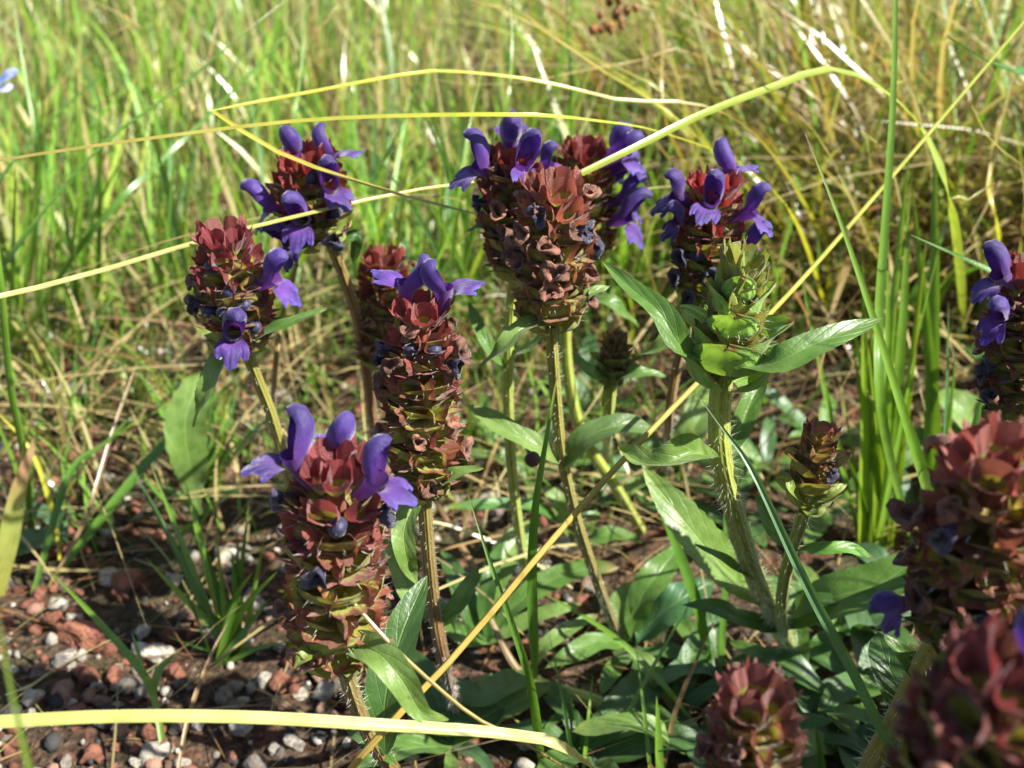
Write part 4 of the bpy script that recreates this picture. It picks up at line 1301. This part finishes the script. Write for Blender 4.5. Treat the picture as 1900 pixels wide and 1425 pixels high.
blade('green blade arching behind the wavy leaf down to the soil', [(1315, 1240, -0.0), (1295, 1130, -2.2), (1250, 1000, -4.2), (1205, 890, -5.8), (1175, 820, -6.6)], 22, GB(MIDG), hint=(TOCAM + RIGHT * .2).normalized(), taper=(.8, 1, .06))
blade('brown withered blade bent over shaded soil near the pink bud head', [(1230, 1440, -0.0), (1250, 1330, -1.3), (1290, 1230, -2.6), (1330, 1140, -3.6)], 9, grad((0, TAN), (1, BROWN * 1.6)))
blade('short bright spear of grass at the front edge beside dark leaves', [(1225, 1480, -0.0), (1222, 1400, -0.8), (1218, 1292, -2.6)], 18, GB(FRESH * 1.1), taper=(.9, 1, .03), hint=(TOCAM + RIGHT * .5).normalized())
blade('short pointed blade rising from the shaded leaves at the front', [(1535, 1500, -0.0), (1525, 1420, -0.8), (1512, 1350, -2)], 14, GB(MIDG), taper=(.9, 1, .03))
blade('wide blurred green blade close to the lens over the gravel', [Vector((-.078, .055, .0)), (130, 1700, 11), (75, 1500, 10.5), (30, 1320, 10), (2, 1180, 9.8), (-14, 1090, 9.8)], 40, GB(FRESH * 1.3), taper=(1, 1, .06), hint=TOCAM)
# left edge weeds and striped blades
blade('wide pink striped blade standing at the gravel edge', [(-10, 1110, -0.0), (12, 1010, -2), (35, 900, -4), (70, 800, -5.6)], 40, grad((0, C(.46, .44, .10)), (.5, C(.38, .44, .12)), (.8, C(.48, .27, .16)), (1, STRAW)), taper=(.8, 1, .1), hint=(TOCAM + RIGHT * .9).normalized())
blade('twisted pink tipped blade above the wide striped one', [(20, 1060, -0.0), (40, 860, -4), (55, 800, -5), (66, 720, -6), (58, 655, -6.8)], 20, grad((0, FRESH), (.5, C(.22, .27, .06)), (.8, C(.36, .17, .1)), (1, STRAW)), taper=(.7, 1, .1), twist=1.5)
stalk('upright jointed green grass stalk at the left gravel edge', [(60, 1000, -0.0), (45, 850, -4), (20, 720, -7), (5, 560, -10), (-10, 430, -12)], 14, lambda v: FRESH * 1.1, name='grass_straw', cat='straw')
blade('long green blade leaning low over bare soil toward the toothed weed', [(95, 1080, -0.0), (200, 950, -1.6), (300, 830, -3.0), (400, 740, -4.2), (450, 690, -5)], 22, GB(MIDG * 1.1), taper=(.6, 1, .3), hint=FLATH)
blade('second leaning blade running below to soil with brown sheath', [(60, 1110, -0.0), (130, 880, -2.8), (200, 820, -3.4), (270, 740, -4.4)], 16, GB(MIDG), hint=FLATH)
blade('brown dry blade leaning with the long green one', [(90, 1090, -0.0), (160, 960, -1.8), (210, 800, -3.6), (255, 670, -5.2)], 9, grad((0, TAN), (.6, C(.28, .17, .10)), (1, STRAW)))
blade('narrow yellow green blade hooking down to gravel', [(112, 1040, -0.0), (100, 960, -1.2), (60, 840, -3.2), (-10, 760, -4.4)], 10, GB(YEL), hint=FLATH)
blade('pale dry straw lying flat on gravel near flat weed leaf', [(-30, 1042, -0.4), (90, 1056, -0.4), (180, 1058, -0.4), (265, 1056, -0.3)], 7, STRAW)
blade('thin bleached straw lying flat above the oval pebble', [(-20, 790, -0.5), (80, 795, -0.5), (170, 790, -0.4)], 6, CREAM)
blade('white fine straw crossing gravel to the small tuft', [(10, 1290, -0.3), (60, 1270, -0.3), (100, 1240, -0.3)], 5, CREAM)
blade('curved brown straw lying below the small tuft', [(330, 1430, -0.3), (350, 1330, -1.0), (390, 1220, -1.6), (425, 1150, -2)], 9, grad((0, TAN), (1, BROWN * 1.8)))

# forked sprig
fs = empty('grass_sprig', P((300, 1400, -0.0)), 'small forked green grass sprig rising from gravel behind the cream blade', 'grass')
for pts, w in (([(305, 1400, -0.0), (288, 1300, -1.0), (262, 1245, -1.8), (180, 1150, -2.6), (92, 1058, -3.2)], 15), ([(284, 1290, -1.1), (295, 1245, -1.6), (328, 1210, -2)], 16), ([(268, 1255, -1.7), (258, 1215, -2.2), (244, 1172, -2.5)], 8)):
    blade('', pts, w, GB(FRESH * .9), name='blade', parent=fs, taper=(.8, 1, .05))

def tuft(label, root, tips, name='grass_tuft', cat='grass tuft', cols=None, spread=0.004, group=None, seed=1):
    rd = random.Random(seed)
    base = P(root)
    base.z = float(gz(base.x, base.y))
    t = empty(name, base, label, cat, group)
    for tp in tips:
        e = P(tp[:3])
        w = tp[3]
        b0 = base + Vector((rd.uniform(-1, 1), rd.uniform(-1, 1), 0)) * spread
        sag = rd.uniform(-.1, .25)
        m = b0.lerp(e, .5) + Vector((0, 0, (e - b0).length * sag * .4))
        c = cols[rd.randrange(len(cols))] if cols else FRESH
        c = c * rd.uniform(.8, 1.2)
        pts = [b0, m, e]
        mb = blade_mb(MB(), pts, w * depth(m) / FPX, GB(c), hint=(TOCAM + RIGHT * rd.uniform(-.9, .9)).normalized(), taper=(.7, 1, .05), rows=12)
        mb.build('blade', M['blade'], t)
    return t
rd = random.Random(5)
tuft('small dark green grass tuft on gravel left of the front flower head', (425, 1205, -0.0),
     [(245, 868, -5.0, 14), (282, 868, -5.2, 13), (345, 900, -4.5, 18), (300, 960, -3.8, 14), (270, 1035, -3.0, 15), (440, 975, -4.2, 12), (462, 930, -4.6, 12), (490, 1000, -3.8, 12), (515, 1060, -3.0, 14), (400, 960, -4, 12), (380, 1010, -3.5, 14), (330, 1060, -2.6, 12), (470, 1060, -2.8, 16), (500, 1110, -2.0, 14), (430, 1020, -3.2, 14), (360, 1120, -1.6, 12), (540, 1190, -.8, 10), (310, 1180, -.8, 8), (450, 1080, -2.6, 16), (410, 1060, -2.8, 14)],
     cols=[MIDG, MIDG, DEEP * 1.3, FRESH], spread=0.005)
tuft('thin grass clump on soil behind the toothed weed', (385, 905, -0.0),
     [(rd.uniform(250, 470), rd.uniform(640, 820), -rd.uniform(2.5, 5), rd.uniform(7, 11)) for _ in range(22)], cols=[MIDG, DEEP * 1.3, FRESH, OLIVE], spread=0.006, seed=3)
tuft('bright upright grass tuft of sunlit green blades beside the small pink head', (1625, 1015, -0.0),
     [(1600, 470, -10, 20), (1688, 340, -12, 24), (1690, 250, -13, 20), (1648, 420, -10.5, 16), (1572, 560, -8.5, 14), (1625, 600, -8, 18), (1610, 640, -7.5, 22), (1720, 430, -11, 16), (1750, 430, -11, 13), (1660, 560, -9, 18), (1590, 700, -6, 18), (1640, 680, -7, 20), (1560, 720, -6, 12), (1700, 640, -8, 22), (1615, 540, -9, 14), (1580, 640, -7, 16), (1670, 700, -6.5, 16), (1600, 600, -8, 18), (1545, 800, -4.5, 12), (1480, 480, -9, 12)],
     cols=[FRESH, FRESH * 1.1, C(.2, .32, .03), MIDG * 1.2], spread=0.007, seed=4)
tuft('tall grass tuft with broad light blades beside the dark leaning head', (1740, 1010, -0.0),
     [(1690, 330, -12, 22), (1775, 640, -8, 10), (1870, 560, -9, 16), (1760, 560, -9, 12), (1690, 780, -5, 20), (1735, 240, -13, 26)], cols=[FRESH, FRESH * 1.1, BLUEG * 1.3], spread=0.006, seed=6)
tuft('sparse grass sprigs standing among shaded leaves at the front', (1120, 1440, -0.0),
     [(1060, 1290, -1.8, 8), (1180, 1200, -2.8, 8), (1290, 1100, -4, 9), (1100, 1250, -2, 8), (1260, 1330, -1.5, 8), (1020, 1180, -3, 9)], cols=[MIDG, FRESH], spread=0.012, seed=8)

rt = random.Random(23)
for lab, x, y, ht in (('upright green grass tuft behind the head with two violet hoods', 770, 640, 430), ('upright green grass tuft left of the violet topped head crossed by the yellow blade', 860, 600, 480),
                      ('thin green grass tuft right behind the squat crimson head', 690, 560, 430), ('green grass tuft behind the short crimson head', 330, 560, 420), ('green grass tuft at the gravel edge behind the oval pebble', 150, 600, 470),
                      ('loose green grass tuft at the far left of the gravel', 30, 640, 480), ('fine green grass tuft between the two crimson heads', 500, 620, 330), ('green grass tuft behind the shadowed dark flower head', 1170, 560, 420)):
    tuft(lab, (x, y, -0.0), [(x + rt.gauss(0, 75), y - ht * rt.uniform(.5, 1.05), -rt.uniform(5, 13), rt.uniform(8, 13)) for _ in range(18)], cols=[FRESH * 1.2, FRESH * 1.4, MIDG * 1.1, C(.26, .36, .05), BLUEG * 1.5], spread=0.012, seed=x)

# thin dark leaning blades and straws of the background
LB = 'long slanting dark green blade in the sunlit grass at the back'
for i, (pts, w, c) in enumerate([
    ([(-60, 640, -0.0), (0, 505, 34), (180, 280, 36), (330, 165, 37), (480, 40, 38), (560, -20, 39)], 13, MIDG),
    ([(20, 660, -0.0), (170, 430, 40), (340, 260, 42), (480, 120, 43), (600, -20, 44)], 11, MIDG * 1.1),
    ([(-120, 640, -0.0), (-20, 370, 42), (120, 200, 44), (275, 75, 45)], 11, DEEP * 1.5),
    ([(150, 660, -0.0), (80, 320, 46), (40, 100, 46), (20, -30, 46)], 11, FRESH),
    ([(60, 640, -0.0), (68, 300, 45), (65, 100, 45), (60, -30, 45)], 11, FRESH * 1.1),
    ([(880, 560, -0.0), (930, 260, 40), (950, 100, 40), (945, -20, 40)], 12, FRESH),
    ([(1060, 520, -0.0), (1060, 200, 44), (1050, 60, 44), (1052, -20, 44)], 12, MIDG * 1.2),
    ([(820, 640, -0.0), (845, 420, 36), (870, 240, 36), (905, 90, 36)], 11, FRESH),
    ([(620, 560, -0.0), (700, 330, 40), (760, 200, 40), (800, 60, 41)], 9, MIDG),
    ([(470, 560, -0.0), (530, 300, 42), (560, 120, 42), (565, -20, 43)], 9, FRESH),
    ([(870, 560, -0.0), (840, 360, 38), (800, 240, 38), (740, 130, 38)], 12, MIDG)]):
    blade(LB, pts, w, GB(c), group='slanting green blades at the back', hint=(TOCAM + RIGHT * (.4 if i % 2 else -.4)).normalized(), taper=(.8, 1, .1))
LS = 'thin yellow straw arching through the grass at the back'
for i, (pts, w, c) in enumerate([
    ([(1500, 480, -0.0), (1300, 260, 38), (1100, 120, 38), (960, 30, 38), (780, -30, 38)], 11, YEL),
    ([(1420, 460, -0.0), (1270, 210, 40), (1060, 90, 40), (940, 0, 40), (880, -30, 40)], 11, C(.28, .33, .05)),
    ([(1330, 400, -0.0), (1240, 240, 42), (1230, 80, 42), (1210, 20, 42), (1150, 0, 42)], 10, C(.34, .28, .04)),
    ([(1560, 460, -0.0), (1330, 130, 44), (1160, 120, 42), (1000, 148, 40), (880, 158, 38), (810, 148, 37)], 7, C(.36, .24, .06)),
    ([(1880, 620, -0.0), (1850, 420, 38), (1835, 330, 38), (1880, 150, 38), (1900, 60, 38)], 12, YEL),
    ([(1780, 560, -0.0), (1560, 230, 42), (1380, 100, 42), (1250, -10, 42)], 11, C(.30, .20, .06)),
    ([(700, 560, -0.0), (880, 420, 33), (760, 360, 32), (500, 400, 31), (300, 450, 30), (120, 510, 30)], 8, OLIVE),
    ([(-60, 420, -0.0), (180, 90, 52), (260, 50, 52), (120, -20, 52)], 9, STRAW),
    ([(480, 420, -0.0), (560, 130, 46), (620, 20, 46), (640, -30, 46)], 8, C(.36, .26, .07)),
    ([(300, 420, -0.0), (370, 180, 50), (400, 60, 50), (420, -20, 50)], 9, C(.38, .25, .11))]):
    blade(LS, pts, w, grad((0, c * .8), (.6, c), (1, TAN)), group='arching straws at the back', hint=FLATH, taper=(.8, 1, .3))
LC = 'curled dead blade bleached pale in front of the brown tussock'
for i, (pts, w) in enumerate([
    ([(1700, 560, -0.0), (1660, 330, 34), (1620, 260, 33), (1580, 235, 33), (1620, 270, 32.5), (1615, 310, 32.5)], 10),
    ([(1880, 560, -0.0), (1900, 340, 33), (1840, 270, 32), (1820, 215, 32), (1795, 195, 32), (1760, 240, 32)], 9),
    ([(1760, 500, -0.0), (1700, 190, 36), (1650, 170, 36), (1550, 220, 35), (1500, 215, 35)], 9),
    ([(1800, 560, -0.0), (1760, 390, 33), (1800, 370, 32.5), (1840, 350, 32.5), (1850, 325, 32.5), (1835, 365, 32.3)], 9),
    ([(1660, 560, -0.0), (1560, 330, 34), (1500, 230, 34), (1480, 210, 34)], 8),
    ([(1240, 620, -0.0), (1180, 400, 33), (1210, 350, 33), (1260, 345, 33)], 6)]):
    blade(LC, pts, w, grad((0, TAN), (.5, STRAW), (1, CREAM)), group='curled bleached blades by the tussock', hint=FLATH, twist=2.0, taper=(.7, 1, .3), rows=30)

# seed capsule and rush head
def ball(mb, c, r, n=10, squash=1.0):
    rows = []
    for i in range(n + 1):
        ph = math.pi * i / n
        rows.append([c + Vector((r * math.sin(ph) * math.cos(a) * (1 + .08 * math.sin(5 * a)), r * math.sin(ph) * math.sin(a) * (1 + .08 * math.sin(5 * a)), r * squash * math.cos(ph))) for a in [2 * math.pi * j / n for j in range(n)]])
    mb.grid(rows, None, None, True)
mb = MB()
cp = P((988, 852, 23.2))
ball(mb, cp, 0.0017)
tag(mb.build('seed_capsule', M['capsule']), 'round brown seed capsule resting on the upright mid green blade', 'seed')
rh = empty('rush_seed_head', P((1290, 330, -0.0)), 'orange brown clustered seed head on a thin stalk in the back grass', 'seed head')
mb = MB()
tube_mb(mb, [P((1290, 330, -0.0)), P((1230, 170, 48)), P((1160, 60, 47)), P((1120, 40, 47))], [.0009, .0007, .0004], lambda v: C(.3, .24, .05))
mb.build('stem', M['stem'], rh)
for i in range(16):
    c = P((1124 + rd.uniform(-28, 28) + (30 if i > 10 else 0), 40 + rd.uniform(-18, 18) - (30 if i > 10 else 0), 47 + rd.uniform(-.5, .5)))
    mb = MB()
    ball(mb, c, 0.0017 * rd.uniform(.7, 1.2), 7, 1.4)
    mb.build('seed_pod', M['rush'], rh)
bp = leaf_mb([(-20, 175, 44), (8, 150, 44), (34, 132, 44)], 0.006, C(.3, .4, .9), kind='ovate')
bo = empty('blue_wildflower', P((-10, 330, -0.0)), 'blue flower petals peeking from grass at the far edge', 'wildflower')
mb = MB()
tube_mb(mb, [P((-10, 330, -0.0)), P((-25, 240, 45)), P((-20, 172, 44))], [.0009, .0008, .0007], lambda v: MIDG)
mb.build('stem', M['stem'], bo)
for dx, dy in ((55, -42), (45, -10), (-30, -40), (-50, 0)):
    leaf_mb([(-20, 172, 44), (-20 + dx * .6, 172 + dy * .7, 43.8), (-20 + dx, 172 + dy, 43.8)], 0.006, C(1, 1, 1), kind='spoon').build('petal', M['bluepetal'], bo)

# ================================================================== grass masses
def ribbons(base, head, h, lean, curl, w, twist, c0, c1, K=7):
    N = len(base)
    t = np.linspace(0, 1, K)[None, :]
    up = h[:, None] * (t - 0.5 * np.minimum(curl[:, None], 1.4) * t ** 2.2)
    out = h[:, None] * (lean[:, None] * t + 0.75 * curl[:, None] * t ** 2)
    hx, hy = np.cos(head)[:, None], np.sin(head)[:, None]
    wob = 0.03 * h[:, None] * np.sin(t * 5 + twist[:, None] * 9)
    Pm = np.stack([base[:, 0:1] + hx * out - hy * wob, base[:, 1:2] + hy * out + hx * wob, base[:, 2:3] + np.maximum(up, 0.0005 * t)], -1)
    ta = head[:, None] + math.pi / 2 + twist[:, None] * (0.4 + 0.8 * t)
    side = np.stack([np.cos(ta), np.sin(ta), 0.25 * np.sin(ta * 3)], -1)
    wd = (0.5 * w[:, None] * (0.75 + 0.6 * t - 1.3 * t ** 2.4))[..., None]
    Lf, Rt = Pm - side * wd, Pm + side * wd
    V = np.stack([Lf, Rt], 2).reshape(-1, 3)
    i = np.arange(N)[:, None] * (2 * K) + np.arange(K - 1)[None] * 2
    Q = np.stack([i, i + 1, i + 3, i + 2], -1).reshape(-1, 4)
    cc = c0[:, None, :] * (1 - t[..., None]) + c1[:, None, :] * t[..., None]
    return V, Q, np.repeat(cc, 2, 1).reshape(-1, 3)

def mass(name, label, cat, N, area, hgt, wid, palette, probs, lean=(0, .4), curl=(0, .7), clump=0.02, per=14, keep=None, kind='stuff', parent=None, tipc=None):
    nc = max(1, N // per)
    cx = rng.uniform(area[0], area[1], nc)
    cy = area[2] + (area[3] - area[2]) * rng.random(nc) ** area[4]
    if keep is not None:
        k = keep(cx, cy)
        cx, cy = cx[k], cy[k]
        nc = len(cx)
    ci = np.repeat(np.arange(nc), per)
    n = len(ci)
    b = np.stack([cx[ci] + rng.normal(0, clump, n), cy[ci] + rng.normal(0, clump, n), np.zeros(n)], -1)
    b[:, 2] = gz(b[:, 0], b[:, 1]) - 0.001
    pal = np.array(palette)
    pi = rng.choice(len(pal), n, p=probs)
    c0 = pal[pi] * rng.uniform(.7, 1.25, (n, 1))
    c1 = c0 * np.array((1.1, 1.05, .9))
    if tipc is not None:
        m = rng.random(n) < .3
        c1[m] = tipc
    V, Q, cc = ribbons(b, rng.uniform(0, 2 * math.pi, n), rng.uniform(*hgt, n) * rng.uniform(.6, 1.1, nc)[ci], rng.uniform(*lean, n), rng.uniform(*curl, n) ** 1.3, rng.uniform(*wid, n), rng.uniform(-1.2, 1.2, n), c0, c1)
    o = big_mesh(name, V, Q, cc, M['field'])
    if parent:
        o.parent = parent
        o.matrix_parent_inverse = Matrix.Translation(-parent.location)
        o['kind'] = 'stuff'
    else:
        tag(o, label, cat, None, kind)
    return o

def behind(cx, cy):
    # keep the bare gravel patch and the flower bed open, thin out towards them
    edge = np.where(cx < -0.02, 0.42, 0.40) + 0.03 * np.sin(cx * 40)
    return rng.random(len(cx)) < np.clip((cy - edge) / 0.14, 0, 1)
mass('grass', 'sunlit thin green grass growing thickly over the back ground', 'grass', 15000, (-1.0, 1.0, 0.40, 2.3, 1.5), (.05, .14), (.0018, .0048), [FRESH * 1.35, FRESH * 1.65, MIDG * 1.15, C(.32, .40, .07), C(.18, .33, .12), STRAW * 1.1, C(.44, .44, .20)], [.22, .15, .21, .12, .08, .14, .08], (0, .35), (0, .6), .02, 9, behind, tipc=STRAW)
mass('short_grass', 'sparse short grass shoots at the edge of the gravel', 'grass', 2600, (-0.42, 0.06, 0.30, 0.62, 1.0), (.02, .06), (.0008, .0018), [MIDG, FRESH, OLIVE, STRAW], [.35, .35, .15, .15], (0, .6), (0, .9), .008, 7)
mass('dry_grass', 'tangled pale straw and dead blades lying between the grass', 'dry grass', 9000, (-1.0, 1.0, 0.30, 1.6, 1.7), (.03, .09), (.0007, .0019), [STRAW, STRAW * .7, TAN, CREAM * .9, BROWN * 1.5], [.3, .25, .2, .15, .1], (.5, 1.6), (.6, 1.5), .03, 6, lambda x, y: rng.random(len(x)) < np.clip((y - .30) / .12, 0.05, 1))
mass('litter', 'short bits of dead straw scattered on the gravel and soil', 'plant litter', 600, (-0.35, 0.30, 0.14, 0.42, 1.0), (.008, .03), (.0004, .0010), [STRAW * .8, TAN, BROWN * 1.5, CREAM * .8], [.3, .3, .25, .15], (1.5, 3), (1.0, 1.4), .03, 3)

def tussock(label, x, y, rad, n, h, dry=.5, group='grass tussocks beside the flowers', lean=(0, .5), cu=None):
    t = empty('grass_tussock', (x, y, 0), label, 'grass tussock', group)
    for nm, k, pal, pr, cur in (('green_blades', int(n * (1 - dry)), [FRESH, OLIVE * 1.2, MIDG, C(.24, .27, .03)], [.3, .25, .2, .25], (.1, .9)),
                               ('dead_blades', int(n * dry), [TAN, STRAW, BROWN * 1.6, C(.22, .18, .06), C(.3, .22, .1)], [.22, .2, .2, .2, .18], (.3, 1.4))):
        mm = mass(nm, '', '', k, (x - rad, x + rad, y - rad, y + rad, 1.0), (h * .55, h * 1.1), (.0013, .0036), pal, pr, lean, cu or cur, rad * .35, 5, None, 'stuff', t, STRAW)
    return t
tussock('dense grass tussock behind the unopened green head, brown dead blades within', .17, .50, .045, 420, .20, .55)
tussock('dense grass tussock behind the dark leaning head at the tall blades', .27, .50, .05, 460, .22, .6)
tussock('grass tussock between the arching broad blade and the far grass', .22, .62, .06, 460, .24, .5)
tussock('far grass tussock behind the orange brown seed head', .10, .78, .06, 380, .20, .45)
tussock('far grass tussock where dark narrow leaf hangs over it', .36, .68, .07, 420, .24, .5)
tussock('grass tussock farthest back behind the brown dead blades', .28, .86, .08, 420, .24, .45)
# tall grass standing to the right of the flowers, outside the picture: it shades the near heads
for lab, x, y, h in (('tall grass tussock just beyond the big blurred corner head', .135, .075, .215), ('tall grass tussock beyond the dark leaning head', .150, .115, .215), ('shorter grass tussock beyond the shaded leaves of the front', .160, .165, .155)):
    tussock(lab, x, y, .022, 620, h, .4, lean=(0, .12), cu=(0, .3))
